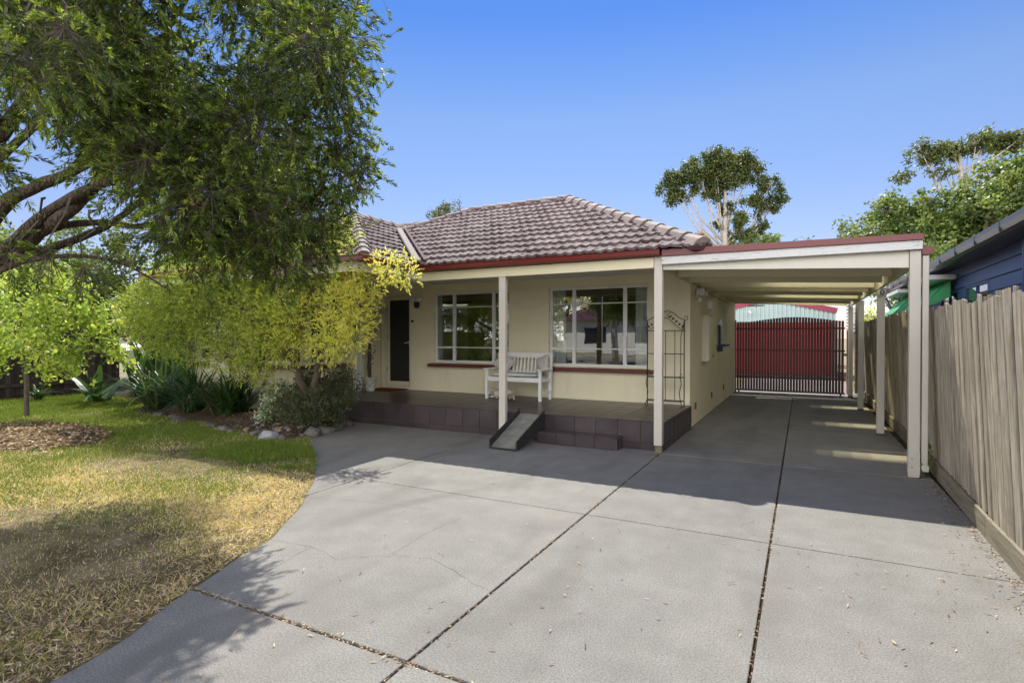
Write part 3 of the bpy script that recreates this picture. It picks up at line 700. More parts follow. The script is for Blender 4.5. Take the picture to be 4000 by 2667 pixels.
# ---------------------------------------------------------------- gate and plate
G=empty('driveway_gate',(-.33,17.0,0),'maroon vertical slat driveway gate with curved top under carport end','gate')
def gz(x):
    t=(x+1.66)/(2.64);return 2.0+.115*max(0,math.sin(math.pi*min(1,max(0,(t-.12)/.85))))**1.2
m=MB();n=37
for i in range(n):
    x=-1.66+2.64*i/n;m.box(x+.004,16.96,.10,x+.0635,16.985,gz(x+.03))
m.build('slats',M['maroon'],G)
m=MB()
for z in (.42,1.18,1.78): m.box(-1.67,16.986,z,1.0,17.02,z+.045)
m.box(-1.67,16.955,.055,1.0,17.02,.098);m.build('frame',M['maroon'],G)
m=MB();m.box(-1.70,16.93,.0,-1.672,17.03,2.05);m.build('hinge_post',M['maroon'],G)
m=MB()
for x in (-1.6,.9): m=MB();m.tube([(x-.02,16.985,.03),(x+.02,16.985,.03)],.03,10);m.build('wheel',M['black'],G)
m=MB();m.box(-1.70,16.1,.001,1.0,16.93,.022)
for i in range(40):
    for j in range(11):
        x=-1.66+i*.066;y=16.14+j*.072;s_=1 if (i+j)%2 else -1
        m.bar((x-.018,y-.018*s_,.024),(x+.018,y+.018*s_,.024),.01,.006)
o=m.build('tread_plate',M['steel'],None,(-.35,16.5,0));tag(o,'grey metal tread plate lying on concrete before the maroon gate','metal plate')
m=MB();m.box(-1.72,16.03,.0,1.28,16.09,.03);o=m.build('threshold_strip',M['white'],None,(-.2,16.06,0));tag(o,'white threshold strip along the near side of tread plate','threshold')
# ---------------------------------------------------------------- fixtures and furniture
L=empty('wall_light',(-7.55,9.88,2.36),'white bulkhead wall light with dark lower lens beside the front door','wall light')
m=MB()
m.box(-7.71,9.80,2.35,-7.575,9.899,2.455);m.box(-7.55,9.80,2.35,-7.42,9.899,2.455);m.build('lamp_head',M['opal'],L,bevel=.025,seg=3)
m=MB();m.lathe([(.001,-.1),(.05,-.085),(.062,-.04),(.062,.03),(.03,.05)],(-7.562,9.86,2.31),14);m.box(-7.59,9.87,2.22,-7.535,9.899,2.44);m.build('sensor',M['dkplastic'],L,bevel=.003)
D=empty('doorbell',(-7.70,9.89,1.85),'small white and black doorbell on wall next to door','doorbell')
m=MB();m.box(-7.725,9.875,1.80,-7.675,9.899,1.90);m.build('body',M['plastic'],D,bevel=.005)
m=MB();m.box(-7.727,9.872,1.901,-7.673,9.899,1.955);m.build('sensor_head',M['dkplastic'],D,bevel=.004)
m=MB();m.box(-8.80+.25,9.30,.401,-7.80,9.84,.417)
for k in range(30): m.box(-8.54+k*.0245,9.31,.417,-8.53+k*.0245,9.83,.423)
o=m.build('doormat',M['mat'],None,(-8.2,9.57,.4));tag(o,'dark red coir doormat lying before the front door','doormat')
# potted bare vine
P=empty('potted_vine',(-8.40,9.30,.4),'bare twisted vine growing in a crackled white pot beside the door','potted plant')
m=MB();m.lathe([(.0,.0),(.095,.0),(.11,.10),(.13,.24),(.14,.26),(.14,.30),(.125,.30),(.118,.27),(.0,.26)],(-8.38,9.28,.4),22);m.build('pot',M['potwhite'],P,smooth=False)
m=MB()
def wig(a,b,n,am,r0,r1):
    a=Vector(a);b=Vector(b);pts=[];
    for i in range(n+1):
        t=i/n;pts.append(a.lerp(b,t)+Vector((random.uniform(-am,am),random.uniform(-am,am)*.6,random.uniform(-am,am)*.4))*(1 if 0<i<n else .2))
    return pts,[r0+(r1-r0)*i/n for i in range(n+1)]
for k in range(5):
    p,r=wig((-8.40+random.uniform(-.03,.03),9.28,.62),(-8.50+random.uniform(-.08,.1),9.38,random.uniform(2.1,2.6)),14,.035,.018,.008);m.tube(p,r,6)
for k in range(16):
    z=random.uniform(.9,2.3);x=-8.46+random.uniform(-.04,.05);p,r=wig((x,9.33,z),(x+random.uniform(-.18,.26),9.3+random.uniform(-.08,.1),z+random.uniform(-.15,.2)),5,.02,.005,.002);m.tube(p,r,4)
m.build('stem',M['greybark'],P,smooth=True)
q=RNG.random((60,3))*np.array([.42,.16,1.7])+np.array([-8.62,9.24,.95]);q=q[:60]
npmesh('leaves',leafq(q,rdir(60),rdir(60),.05,.035),4,RNG.random(60),M['shrubleaf'],P)
# garden bench
B=empty('garden_bench',(-4.8,9.35,.4),'white slatted timber garden bench on the porch under the windows','bench')
bx0,bx1,byf,byb,z0=-5.36,-4.235,9.17,9.62,.4
for x in (bx0,bx1):
    m=MB();m.box(x-.026,byf-.026,z0,x+.026,byf+.026,z0+.56);m.build('leg',M['white'],B,bevel=.004)
    m=MB();m.box(x-.025,byb-.025,z0,x+.025,byb+.025,z0+.42)
    m.bar((x,byb,z0+.41),(x,byb+.09,z0+.87),.05,.05,up=(0,1,0));m.build('leg',M['white'],B,bevel=.004)
    m=MB();m.box(x-.04,byf-.07,z0+.56,x+.04,byb+.05,z0+.585);m.build('armrest',M['white'],B,bevel=.006,seg=2)
    m=MB();m.box(x-.018,byf+.026,z0+.14,x+.018,byb-.025,z0+.175);m.box(x-.018,byf+.026,z0+.345,x+.018,byb-.025,z0+.405);m.build('side_rail',M['white'],B,bevel=.003)
m=MB();m.box(bx0+.026,byf-.02,z0+.345,bx1-.026,byf+.012,z0+.41);m.box(bx0+.026,byb-.01,z0+.345,bx1-.026,byb+.014,z0+.405)
for k in range(6):
    y=byf+.02+k*.072;m.box(bx0+.026,y,z0+.406,bx1-.026,y+.058,z0+.424)
m.build('seat',M['white'],B,bevel=.003)
m=MB();a=byb+.012;b=byb+.075
m.bar((bx0+.026,byb+.082,z0+.83),(bx1-.026,byb+.082,z0+.83),.03,.10);m.bar((bx0+.026,byb+.02,z0+.50),(bx1-.026,byb+.02,z0+.50),.028,.05)
for k in range(13):
    x=bx0+.085+k*(bx1-bx0-.17)/12;m.bar((x,byb+.022,z0+.52),(x,byb+.078,z0+.79),.036,.014,up=(0,1,0))
m.build('backrest',M['white'],B,bevel=.003)
def pillow(name,c,w_,h_,t_,mat,rot,label,cat,lump=.03,pw=.5):
    n=22;m=MB();vs=[];R=rot.to_matrix();
    def idx(s,i,j): return s*(n+1)*(n+1)+i*(n+1)+j
    for s in (1,-1):
        for i in range(n+1):
            for j in range(n+1):
                u=-1+2*i/n;v=-1+2*j/n;e=max(0,(1-u**2)*(1-v**2))**pw
                pin=1-.10*(1-abs(v)**2)*abs(u)**6-0*u;piv=1-.10*(1-abs(u)**2)*abs(v)**6
                d=s*t_*e*.5+lump*.35*math.sin(u*5+v*3+s)*e
                vs.append(Vector(c)+R@Vector((u*w_/2*pin,d,v*h_/2*piv)))
    fs=[]
    for s in (0,1):
        for i in range(n):
            for j in range(n): fs.append((idx(s,i,j),idx(s,i+1,j),idx(s,i+1,j+1),idx(s,i,j+1)))
    m.add(vs,fs);o=m.build(name,mat,None,c,smooth=True);tag(o,label,cat);return o
from mathutils import Euler
pillow('seat_pad',(-4.80,9.40,.868),1.06,.40,.085,M['stripe'],Euler((math.radians(90),0,0)),'green and white striped pad along the bench seat','seat pad',.01,.35)
pillow('cushion',(-5.20,9.57,1.07),.37,.37,.13,M['paisley'],Euler((math.radians(-15),math.radians(38),0)),'patterned beige cushion behind the thin verandah post, on bench','cushion')
pillow('cushion',(-4.37,9.57,1.05),.36,.36,.14,M['paisley'],Euler((math.radians(-15),math.radians(-18),math.radians(-22))),'patterned beige cushion leaning at bench end nearer the trellis','cushion')
# dog
def ell(m,c,r,rot=None,n=14):
    vs=[];fs=[]
    for i in range(n+1):
        th=math.pi*i/n
        for k in range(n):
            ph=2*math.pi*k/n;p=Vector((r[0]*math.sin(th)*math.cos(ph),r[1]*math.sin(th)*math.sin(ph),r[2]*math.cos(th)))
            if rot:p=rot.to_matrix()@p
            vs.append(Vector(c)+p)
    for i in range(n):
        for k in range(n): fs.append((i*n+k,i*n+(k+1)%n,(i+1)*n+(k+1)%n,(i+1)*n+k))
    m.add(vs,fs)
m=MB();dx,dy,dz=-5.05,9.33,.4
ell(m,(dx-.06,dy+.06,dz+.085),(.20,.12,.088));ell(m,(dx-.17,dy+.05,dz+.075),(.11,.115,.078));ell(m,(dx+.06,dy+.03,dz+.085),(.11,.10,.08))
ell(m,(dx+.13,dy-.04,dz+.08),(.065,.07,.06),Euler((0,0,.3)));ell(m,(dx+.185,dy-.11,dz+.062),(.062,.06,.055));ell(m,(dx+.195,dy-.165,dz+.042),(.028,.045,.028),Euler((.2,0,.15)))
ell(m,(dx+.125,dy-.12,dz+.065),(.018,.032,.045),Euler((0,.5,0)));ell(m,(dx+.24,dy-.10,dz+.065),(.018,.032,.045),Euler((0,-.5,0)))
for s,e in (((.10,-.06),(.07,-.19)),((.20,-.03),(.28,-.16)),((-.2,.0),(-.12,-.11)),((-.22,.04),(-.27,-.05))):
    for t in np.linspace(0,1,6): ell(m,(dx+s[0]+(e[0]-s[0])*t,dy+s[1]+(e[1]-s[1])*t,dz+.024),(.03-.008*t,.03-.008*t,.026-.006*t),n=8)
for t in np.linspace(0,1,8): ell(m,(dx-.26-.10*math.sin(t*1.5),dy+.05-.12*t,dz+.03-.01*t),(.028-.01*t,.028-.01*t,.025-.01*t),n=8)
o=m.build('dog',M['dog'],None,(dx,dy,dz),smooth=True);tag(o,'small cream dog lying asleep on the porch under the bench','dog')
r_=o.modifiers.new('remesh','REMESH');r_.mode='VOXEL';r_.voxel_size=.008;r_.use_smooth_shade=True
s_=o.modifiers.new('sm','SMOOTH');s_.factor=.5;s_.iterations=5
m=MB();ell(m,(dx+.198,dy-.208,dz+.046),(.012,.009,.009),n=8);m.build('nose',M['black'],o)
for s in (-1,1): m=MB();ell(m,(dx+.187+s*.026,dy-.163,dz+.075),(.007,.006,.006),n=8);m.build('eye',M['black'],o)
# trellis
T=empty('wire_trellis',(-2.07,9.6,.4),'black wrought iron trellis with scrolled arched top on porch end','trellis')
tx0,tx1,ty=-2.385,-1.765,9.62;m=MB()
for x in (tx0,tx1):
    m=MB();m.tube([(x,ty,.40),(x,ty,1.87)],.009,8);m.build('upright',M['black'],T,smooth=True)
m=MB()
for z in (.50,.90,1.295,1.69): m.tube([(tx0,ty,z),(tx1,ty,z)],.008,6)
for k in range(1,4):
    x=tx0+(tx1-tx0)*k/4;m.tube([(x,ty,.50),(x,ty,1.69)],.006,6)
m.build('grid',M['black'],T,smooth=True)
for s,x in ((-1,tx0),(1,tx1)):
    m=MB();xx=x-s*.03;yy=ty-.16
    m.tube([(xx,yy,.40),(xx+s*.03,yy-.02,.43),(xx,yy,.5),(xx-s*.02,yy,.65),(xx+s*.015,yy,.80),(xx-s*.01,yy,.93),(xx+s*.02,yy,.97)],.007,6)
    m.tube([(xx,yy+.02,.93),(xx,yy+.02,1.6),(xx+s*.03,yy+.05,1.75),(x,ty-.01,1.86)],.006,6)
    m.tube([(xx,yy,.50),(x,ty,.50)],.006,6);m.tube([(xx,yy,.90),(x,ty,.90)],.006,6);m.tube([(xx,yy+.02,1.295),(x,ty,1.295)],.006,6);m.build('curved_leg',M['black'],T,smooth=True)
m=MB()
for z in (.50,.90): m=MB();m.box(tx0+.03,ty-.16,z-.006,tx1-.03,ty-.006,z);m.build('shelf',M['black'],T)
m=MB();cx=(tx0+tx1)/2;hw=(tx1-tx0)/2
arc=lambda f0,f1:[(cx+hw*t,ty-.01,f0+f1*(.5+.5*math.cos(math.pi*min(1,abs(t)**.9)))) for t in np.linspace(-1,1,25)]
m.tube(arc(1.71,.20),.006,6)
for s in (-1,1):
    m.tube([(cx+s*hw*t,ty-.01,1.88+.15*(.5+.5*math.cos(math.pi*max(0,t-.12)/.88))+(-.03 if t<.05 else 0)) for t in np.linspace(.0,1,16)],.007,6)
    c=(cx+s*(hw+.03),1.905);m.tube([(c[0]+.03*math.cos(a)*s*(1-a*.08),ty-.01,c[1]+.03*math.sin(a)*(1-a*.08)) for a in np.linspace(-2.2,3.2,14)],.006,6)
    c=(cx+s*.075,1.955);m.tube([(c[0]+.045*math.cos(a)*s*(1-a*.05),ty-.01,c[1]+.045*math.sin(a)*(1-a*.05)) for a in np.linspace(1.2,6.6,18)],.006,6)
    for k in range(5):
        t=.15+k*.17;p=Vector((cx+s*hw*t,ty-.012,1.745+.19*(.5+.5*math.cos(math.pi*t))));m.add([p,p+Vector((.03*s,0,.028)),p+Vector((.055*s,0,.0)),p+Vector((.025*s,0,-.018))],[(0,1,2,3)])
m.build('scroll_top',M['black'],T,smooth=True)
# dog ramp
R_=empty('pet_ramp',(-3.71,7.2,0),'black sided pet ramp with worn gritty deck leading up to the porch','ramp')
for x in (-3.93,-3.505):
    m=MB();m.prism([(6.80,.0),(7.745,.20 if x>-3.6 else .30),(7.745,.462),(6.80,.13)],x-.009,x+.009,'x');m.build('side_board',M['ramp_black'],R_,bevel=.002)
m=MB();m.prism([(6.82,.015),(6.82,.03),(7.75,.392),(7.75,.375)],-3.92,-3.515,'x');m.build('deck',M['ramp_grit'],R_)
m=MB();m.box(-3.92,6.79,.004,-3.515,6.817,.03);m.build('edge_strip',M['black'],R_,bevel=.003)
# meter box etc on side wall
E_=empty('meter_box',(-1.66,11.45,1.1),'tall cream meter box with hinged door on the side wall','meter box')
m=MB();m.box(-1.719,11.18,1.11,-1.60,11.72,2.0);m.box(-1.719,11.15,1.995,-1.585,11.75,2.02);m.build('cabinet',M['cream_pale'],E_,bevel=.004)
m=MB();m.box(-1.599,11.20,1.13,-1.585,11.70,1.975);d_=m.build('door',M['cream'],E_,bevel=.003)
m=MB();m.tube([(-1.584,11.64,1.2),(-1.572,11.64,1.2)],.02,10);m.build('lock',M['dkplastic'],d_)
A_=empty('arched_wall_planter',(-1.68,13.7,1.4),'arched pale backboard with deep blue basin and bracket on side wall','wall planter')
m=MB();m.prism([(13.3,1.40),(14.15,1.40)]+[(13.725+.425*math.cos(a),1.66+.33*math.sin(a)) for a in np.linspace(0,math.pi,14)],-1.719,-1.69,'x');m.build('backboard',M['white'],A_,bevel=.004)
m=MB();m.box(-1.69,13.3,1.36,-1.54,14.15,1.41);m.box(-1.70,13.30,1.25,-1.60,13.38,1.36);m.box(-1.69,13.27,1.41,-1.65,13.45,1.85);m.build('shelf',M['bluedark'],A_,bevel=.006)
F_=empty('floodlight',(-1.65,10.5,2.4),'white twin floodlight with motion sensor under carport wall corner','floodlight')
m=MB();m.box(-1.719,10.45,2.30,-1.68,10.58,2.44);m.build('base',M['plastic'],F_,bevel=.006)
m=MB();m.box(-1.69,10.33,2.33,-1.55,10.43,2.45);m.build('lamp_head',M['plastic'],F_,bevel=.015,seg=2)
m=MB();m.box(-1.66,10.60,2.33,-1.54,10.72,2.42,Matrix.Rotation(0,4,'Z'));m.build('lamp_head',M['plastic'],F_,bevel=.015,seg=2)
m=MB();m.box(-1.67,10.40,2.22,-1.61,10.48,2.28);m.tube([(-1.64,10.44,2.28),(-1.66,10.46,2.33)],.01,6);m.build('sensor',M['plastic'],F_,bevel=.008)
def camera_(loc,label,rz=0):
    x,y,z=loc;c=empty('security_camera',loc,label,'security camera','security cameras under the carport')
    m=MB();m.box(x-.05,y-.09,z+.045,x+.12,y+.03,z+.065);m.box(x+.09,y-.05,z+.065,x+.11,y-.02,z+.15);m.build('bracket',M['plastic'],c,bevel=.003)
    m=MB();m.box(x-.045,y-.08,z-.045,x+.045,y+.03,z+.04);m.build('body',M['plastic'],c,bevel=.02,seg=3)
    m=MB();m.tube([(x-.0,y-.08,z-.005),(x,y-.093,z-.005)],.033,16);l=m.build('lens',M['dkplastic'],c)
    m=MB();m.tube([(x,y-.093,z-.005),(x,y-.095,z-.005)],.012,10);m.build('glass',M['plastic'],l)
camera_((1.12,10.60,2.30),'white box camera with round black lens on second carport post')
c=empty('ceiling_sensor',(-1.1,16.3,2.4),'small dark spinner shaped light hanging from rear carport rafters','sensor light')
m=MB();m.tube([(-1.1,16.2,2.47),(-1.1,16.2,2.36)],.012,8);m.build('stem',M['dkplastic'],c)
for a in (-1,1): m=MB();m.box(-1.1+a*.02,16.17,2.40,-1.1+a*.2,16.25,2.425);m.build('arm',M['dkplastic'],c,bevel=.004)
m=MB()
p=[(-1.69,9.92,2.52),(-1.66,10.4,2.50),(-1.69,11.4,2.47),(-1.69,13,2.45),(-1.7,16.9,2.44)];m.tube(p,.006,5);o=m.build('cable',M['dkplastic'],None,(-1.69,10,2.5));tag(o,'thin dark cable running along side wall under the rafters','cable')
m=MB();m.tube([(-2.9,7.715,2.70),(-2.4,7.705,2.66),(-2.1,7.72,2.62),(-1.83,7.72,2.60)],.008,5);o=m.build('cable',M['plastic'],None,(-2.4,7.7,2.6));tag(o,'loose white cable behind the verandah beam near corner post','cable')
# ---------------------------------------------------------------- paling fence beside driveway
FN=empty('paling_fence',(1.38,8,0),'weathered grey timber paling fence along driveway, leaning slightly','fence')
def fb(y): return 1.335 if y<5 else 1.335+.10*min(1,(y-5)/4)+.04*max(0,(y-9)/8)
def ft(y): return (1.25 if y<5 else 1.25+.09*min(1,(y-5)/3)+.06*max(0,(y-8)/9))
m=MB();y=-4.0
while y<20.5:
    w_=random.uniform(.112,.138)
    for front in (0,1):
        h=1.90+random.uniform(-.03,.03)+(.05 if y>8 else 0);off=.0 if front else .024;b=fb(y)-.03+off;t=ft(y)-.03+off;a=random.uniform(-.012,.012)
        yy=y+random.uniform(-.006,.006)+(0 if front else .105);ww=w_ if front else .10;tw=random.uniform(-.006,.006);th=.016;sl_=random.uniform(-.02,.02);z0_=.17
        vs=[(b+tw,yy,z0_),(b-tw,yy+ww,z0_),(b-tw+th,yy+ww,z0_),(b+tw+th,yy,z0_),(t+tw,yy+a,h),(t-tw,yy+ww+a,h+sl_),(t-tw+th,yy+ww+a,h+sl_),(t+tw+th,yy+a,h)]
        m.add(vs,[(0,3,2,1),(4,5,6,7),(0,1,5,4),(1,2,6,5),(2,3,7,6),(3,0,4,7)],random.uniform(.4,1) if front else random.uniform(0,.3))  # back palings toned darker, shade between the front boards put into colour
    y+=random.uniform(.172,.196)
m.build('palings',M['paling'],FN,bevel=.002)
m=MB()
ys=[-4,-1.6,.8,3.2,5.6,8,10.4,12.8,15.2,17.6,20.4]
for a,b in zip(ys,ys[1:]):
    m.bar((fb(a)-.048,a+.003,.085),(fb(b)-.048,b-.003,.085),.03,.18)
m.build('plinth',M['plinth'],FN,bevel=.004)
m=MB()
for z in (.45,1.55):
    for a,b in zip(ys,ys[1:]):
        t=z/1.9;m.bar((fb(a)*(1-t)+ft(a)*t+.045,a,z),(fb(b)*(1-t)+ft(b)*t+.045,b,z),.04,.075)
m.build('rail',M['plinth'],FN)
# dark fence behind garden
BF=empty('paling_fence',(-17.6,3,0),'dark brown paling fence behind the garden and lime green tree','fence')
m=MB();y=-10
while y<9: m.box(-17.75,y,0,-17.73,y+.1,1.85+random.uniform(-.02,.02));y+=.105
x=-17.7
while x<-12.05: m.box(x,9.3,0,x+.1,9.32,1.95+random.uniform(-.02,.02));x+=.105
m.build('palings',M['darkfence'],BF)
m=MB();m.box(-17.728,-10,.3,-17.69,9,.38);m.box(-17.728,-10,1.5,-17.69,9,1.58);m.box(-17.6,9.26,.35,-12.1,9.299,.43);m.box(-17.6,9.26,1.4,-12.1,9.299,1.48);m.build('rail',M['darkfence'],BF)
# ---------------------------------------------------------------- neighbour house
N=empty('neighbour_house',(2.4,8,0),'dark navy weatherboard house with long black gutter and green awnings','house')
m=MB()
def nx(y): return 2.30+.012*y
A0,A1=-3.0,19.6;z=.2
while z<2.75:
    for a,b in ((A0,8.72),(8.80,10.42),(11.72,12.3),(13.7,16.2),(17.4,A1)) if 1.35<z<2.3 else ((A0,8.72),(8.80,A1)):
        vs=[(nx(a)-.03,a,z),(nx(b)-.03,b,z),(nx(b)-.008,b,z+.185),(nx(a)-.008,a,z+.185),(nx(a),a,z),(nx(b),b,z),(nx(b),b,z+.185),(nx(a),a,z+.185)]
        m.add(vs,[(0,1,2,3),(4,7,6,5),(0,4,5,1),(2,6,7,3),(0,3,7,4),(1,5,6,2)])
    z+=.186
m.build('wall',M['navy'],N)
m=MB();m.box(nx(8.76)-.06,8.725,0,nx(8.76)+.02,8.795,2.8);m.build('corner_trim',M['navy'],N,bevel=.004);m=MB();m.box(nx(A1)-.05,A1,0,nx(A1)+5,A1+.1,2.8);m.build('corner_trim',M['navy'],N,bevel=.004)
m=MB();m.prism([(2.02+.0,2.80),(2.06,2.77),(2.12,2.76),(2.12,2.92),(2.0,2.92),(2.0,2.86)],-3.0,19.9,'y')
o=m.build('gutter',M['navydark'],N,bevel=.004)
for y in np.arange(3,19.5,1.05): m=MB();m.box(1.995,y,2.80,2.13,y+.02,2.925);m.build('gutter_bracket',M['navydark'],o)
m=MB();m.box(2.13,-3,2.785,2.6,19.9,2.80);m.prism([(2.13,2.90),(6.5,5.0),(11,2.9),(11,2.94),(6.5,5.04),(2.05,2.935)],-3,19.9,'y');m.build('roof',M['navydark'],N)
for a,b in ((10.42,11.72),(12.3,13.7),(16.2,17.4)):
    m=MB();zt_,zb=2.43,1.503;x=nx(a)-.015
    m.box(x,a,zb,x+.05,a+.05,zt_);m.box(x,b-.05,zb,x+.05,b,zt_);m.box(x,a+.05,zt_-.05,x+.05,b-.05,zt_);m.box(x,a+.05,zb,x+.05,b-.05,zb+.05);m.box(x,(a+b)/2-.02,zb+.05,x+.05,(a+b)/2+.02,zt_-.05)
    f=m.build('window',M['navy'],N);m=MB();m.box(x+.02,a+.05,zb+.05,x+.025,b-.05,zt_-.05);m.build('pane',M['glass'],f)
    m=MB();m.box(x+.12,a+.02,zb,x+.13,b-.02,zt_);m.build('blind',M['curtain'],f)
for a,b in ((12.5,14.2),(15.9,17.6)):
    m=MB();n=int((b-a)/.02);vs=[]
    for i in range(n+1):
        y=a+(b-a)*i/n;h=.022*math.sin(y*2*math.pi/.16);vs+=[(2.36,y,2.62+h),(1.86,y,2.06+h)]
    m.add(vs,[(2*i,2*i+2,2*i+3,2*i+1) for i in range(n)]);m.add([(2.36,a,2.62),(1.86,a,2.06),(2.36,a,2.3)],[(0,1,2)]);aw=m.build('awning',M['green'],N)
    m=MB();m.box(1.98,a-.15,2.61,2.42,b+.1,2.70);m.build('awning_hood',M['white_old'],aw,bevel=.01)
m=MB();m.tube([(2.2,19.95,2.74),(2.3,19.98,2.5),(2.42,19.98,2.3),(2.42,19.98,0)],.05,10);m.build('downpipe',M['steel'],N,smooth=True)
m=MB();m.box(3.4,-2.9,0,3.45,19.4,2.7);m.box(2.5,A1-.2,0,9,A1-.05,2.78);m.build('interior_wall',M['interior'],N)
# ---------------------------------------------------------------- shed, slat screen
S=empty('garden_shed',(-1,25,0),'pale blue corrugated shed with crimson gable trim and red roller door','shed')
m=MB();n=120;vs=[];SX0,SX1,pk=-3.7,1.15,-1.2
def stop(x): return 3.13-.24*abs(x-pk)
for i in range(n+1):
    x=SX0+(SX1-SX0)*i/n;h=.022*(1 if (i//2)%2 else -1);vs+=[(x,25+h,0),(x,25+h,stop(x))]
m.add(vs,[(2*i,2*i+2,2*i+3,2*i+1) for i in range(n)])
m.add([(SX1,25,0),(SX1,30,0),(SX1,30,stop(SX1)),(SX1,25,stop(SX1))],[(0,1,2,3)]);m.build('wall',M['shedblue'],S)
m=MB()
for a,b in ((SX0-.05,pk),(pk,SX1+.05)): m.bar((a,24.93,stop(a)+.03),(b,24.93,stop(b)+.03),.04,.2)
m.build('trim',M['crimson'],S)
m=MB();m.add([(SX0,24.9,stop(SX0)+.1),(pk,24.9,stop(pk)+.1),(pk,30,stop(pk)+.1),(SX0,30,stop(SX0)+.1)],[(0,1,2,3)]);m.add([(SX1,24.9,stop(SX1)+.1),(pk,24.9,stop(pk)+.1),(pk,30,stop(pk)+.1),(SX1,30,stop(SX1)+.1)],[(0,1,2,3)]);m.build('roof',M['crimson'],S)
m=MB()
for k in range(21): m.box(-3.3,24.90,.05+k*.1,1.08,24.93+.004*(k%2),.145+k*.1)
m.build('roller_door',M['rollred'],S)
m=MB();m.tube([(-1.95,24.8,2.62),(-1.85,24.7,2.52)],.05,10);m.build('light',M['plastic'],S)
W_=empty('slat_screen',(1.2,20,0),'white horizontal slat screen on fence beyond the carport','screen')
m=MB()
for k in range(9): m.box(1.28,18.0,1.72+k*.105,1.30,21.5,1.79+k*.105)
m.build('slats',M['white'],W_,bevel=.002);m=MB()
for y in (18.0,19.7,21.4): m=MB();m.box(1.301,y,0,1.36,y+.07,2.66);m.build('upright',M['plinth'],W_)
G2=empty('side_gate',(1.15,18,0),'tan timber side gate post and rail beyond the maroon gate','gate post')
m=MB();m.box(1.08,17.65,0,1.17,17.74,1.75);m.build('post',M['terracotta'],G2);m=MB();m.box(.98,17.66,1.05,1.079,17.72,1.12);m.build('rail',M['plinth'],G2)
X=empty('garage_roof',(5,26,0),'white ribbed low roof of a garage past the navy house','garage')
m=MB();n=40;vs=[]
for i in range(n+1):
    x=1.9+4.6*i/n;h=.03*(i%2);vs+=[(x,23.5,2.35+h),(x,28,2.9+h)]
m.add(vs,[(2*i,2*i+2,2*i+3,2*i+1) for i in range(n)]);m.build('roof',M['white'],X)
m=MB();m.box(2.0,23.7,0,6.4,23.9,2.33);m.build('wall',M['soffit'],X)
# ---------------------------------------------------------------- rocks, pot, mulch
rk=[];base=[(-6.95,6.62),(-6.93,6.38),(-6.92,6.12),(-7.02,5.9),(-7.25,5.84),(-7.5,5.84),(-7.75,5.9),(-8.0,5.93),(-8.3,5.97),(-8.6,6.03),(-8.9,6.1),(-9.2,6.16),(-9.5,6.24),(-9.85,6.3),(-10.2,6.35),(-10.55,6.4),(-10.9,6.44),(-11.3,6.46),(-11.7,6.48),(-12.1,6.52),(-7.05,6.85),(-7.12,7.1),(-7.2,7.35)]
def rockmesh(c,r,sq):
    import bmesh
    bm=bmesh.new();bmesh.ops.create_icosphere(bm,subdivisions=3,radius=1)
    ph=[random.uniform(0,6) for _ in range(6)]
    pl=[(Vector((random.gauss(0,1),random.gauss(0,1),random.gauss(0,1))).normalized(),random.uniform(.62,.9)) for _ in range(9)]
    for v in bm.verts:
        p=v.co.copy()
        for nn,d in pl:
            k=p.dot(nn)
            if k>d:p-=nn*(k-d)
        k=1+.05*math.sin(p.x*7+ph[0])+.04*math.sin(p.y*9+ph[1]+p.z*5)
        v.co=Vector((p.x*r[0],p.y*r[1],p.z*r[2]))*k
    bmesh.ops.transform(bm,matrix=Matrix.Translation(c)@Matrix.Rotation(random.uniform(0,6.3),4,'Z'),verts=bm.verts)
    me=bpy.data.meshes.new('rock');bm.to_mesh(me);bm.free();a=me.attributes.new('rnd','FLOAT','FACE');v=random.random();a.data.foreach_set('value',[v]*len(me.polygons));return me
for i,(x,y) in enumerate(base):
    r=random.uniform(.07,.19);me=rockmesh(Vector((x+random.uniform(-.07,.07),y+random.uniform(-.09,.09),.03 if i<7 or i>19 else -.01)),(r,r*.75,r*.6),0)
    pale=i==4
    o=link('rock',me,M['rockpale'] if pale else M['rock'],None,(x,y,.0))
    tag(o,'pale grey flat rock at garden bed edge nearest the lawn corner' if pale else 'dark bluestone rock in the row edging the garden bed','rock',None if pale else 'rocks edging the garden bed')
for k in range(26):
    x=random.uniform(-8.6,-7.1);y=random.uniform(5.98,6.4);r=random.uniform(.035,.07)
    o=link('stone',rockmesh(Vector((x,y,bz(x,y)+r*.3)),(r,r*.8,r*.5),0),M['rock'] if k%4 else M['litstone'],None,(x,y,.0));tag(o,'small loose brown stone among others in the bed front','stone' ,'small stones in the bed')
m=MB();m.lathe([(0,0),(.12,0),(.16,.27),(.175,.27),(.175,.33),(.155,.33),(.145,.27),(0,.26)],(-11.15,7.1,.1),24);o=m.build('terracotta_pot',M['terracotta'],None,(-11.15,7.1,.1),smooth=False);tag(o,'terracotta pot half hidden by strappy clumps in the bed','plant pot')
# mulch mound
n=5200;a=RNG.random(n)*6.283;r=np.sqrt(RNG.random(n));P_=np.stack([-11.0+1.75*r*np.cos(a),4.15+.95*r*np.sin(a),.03+.06*(1-r)+RNG.random(n)*.02],1)
D_=nrm(RNG.normal(size=(n,3))*np.array([1,1,.15]));o=npmesh('bark_mulch',leafq(P_,D_,nrm(np.cross(D_,rdir(n)*np.array([.2,.2,1]))),.05+.05*RNG.random(n),.02+.02*RNG.random(n),0),4,RNG.random(n),M['litter']);tag(o,'bark chips covering an oval patch in the lawn','bark mulch',kind='stuff')
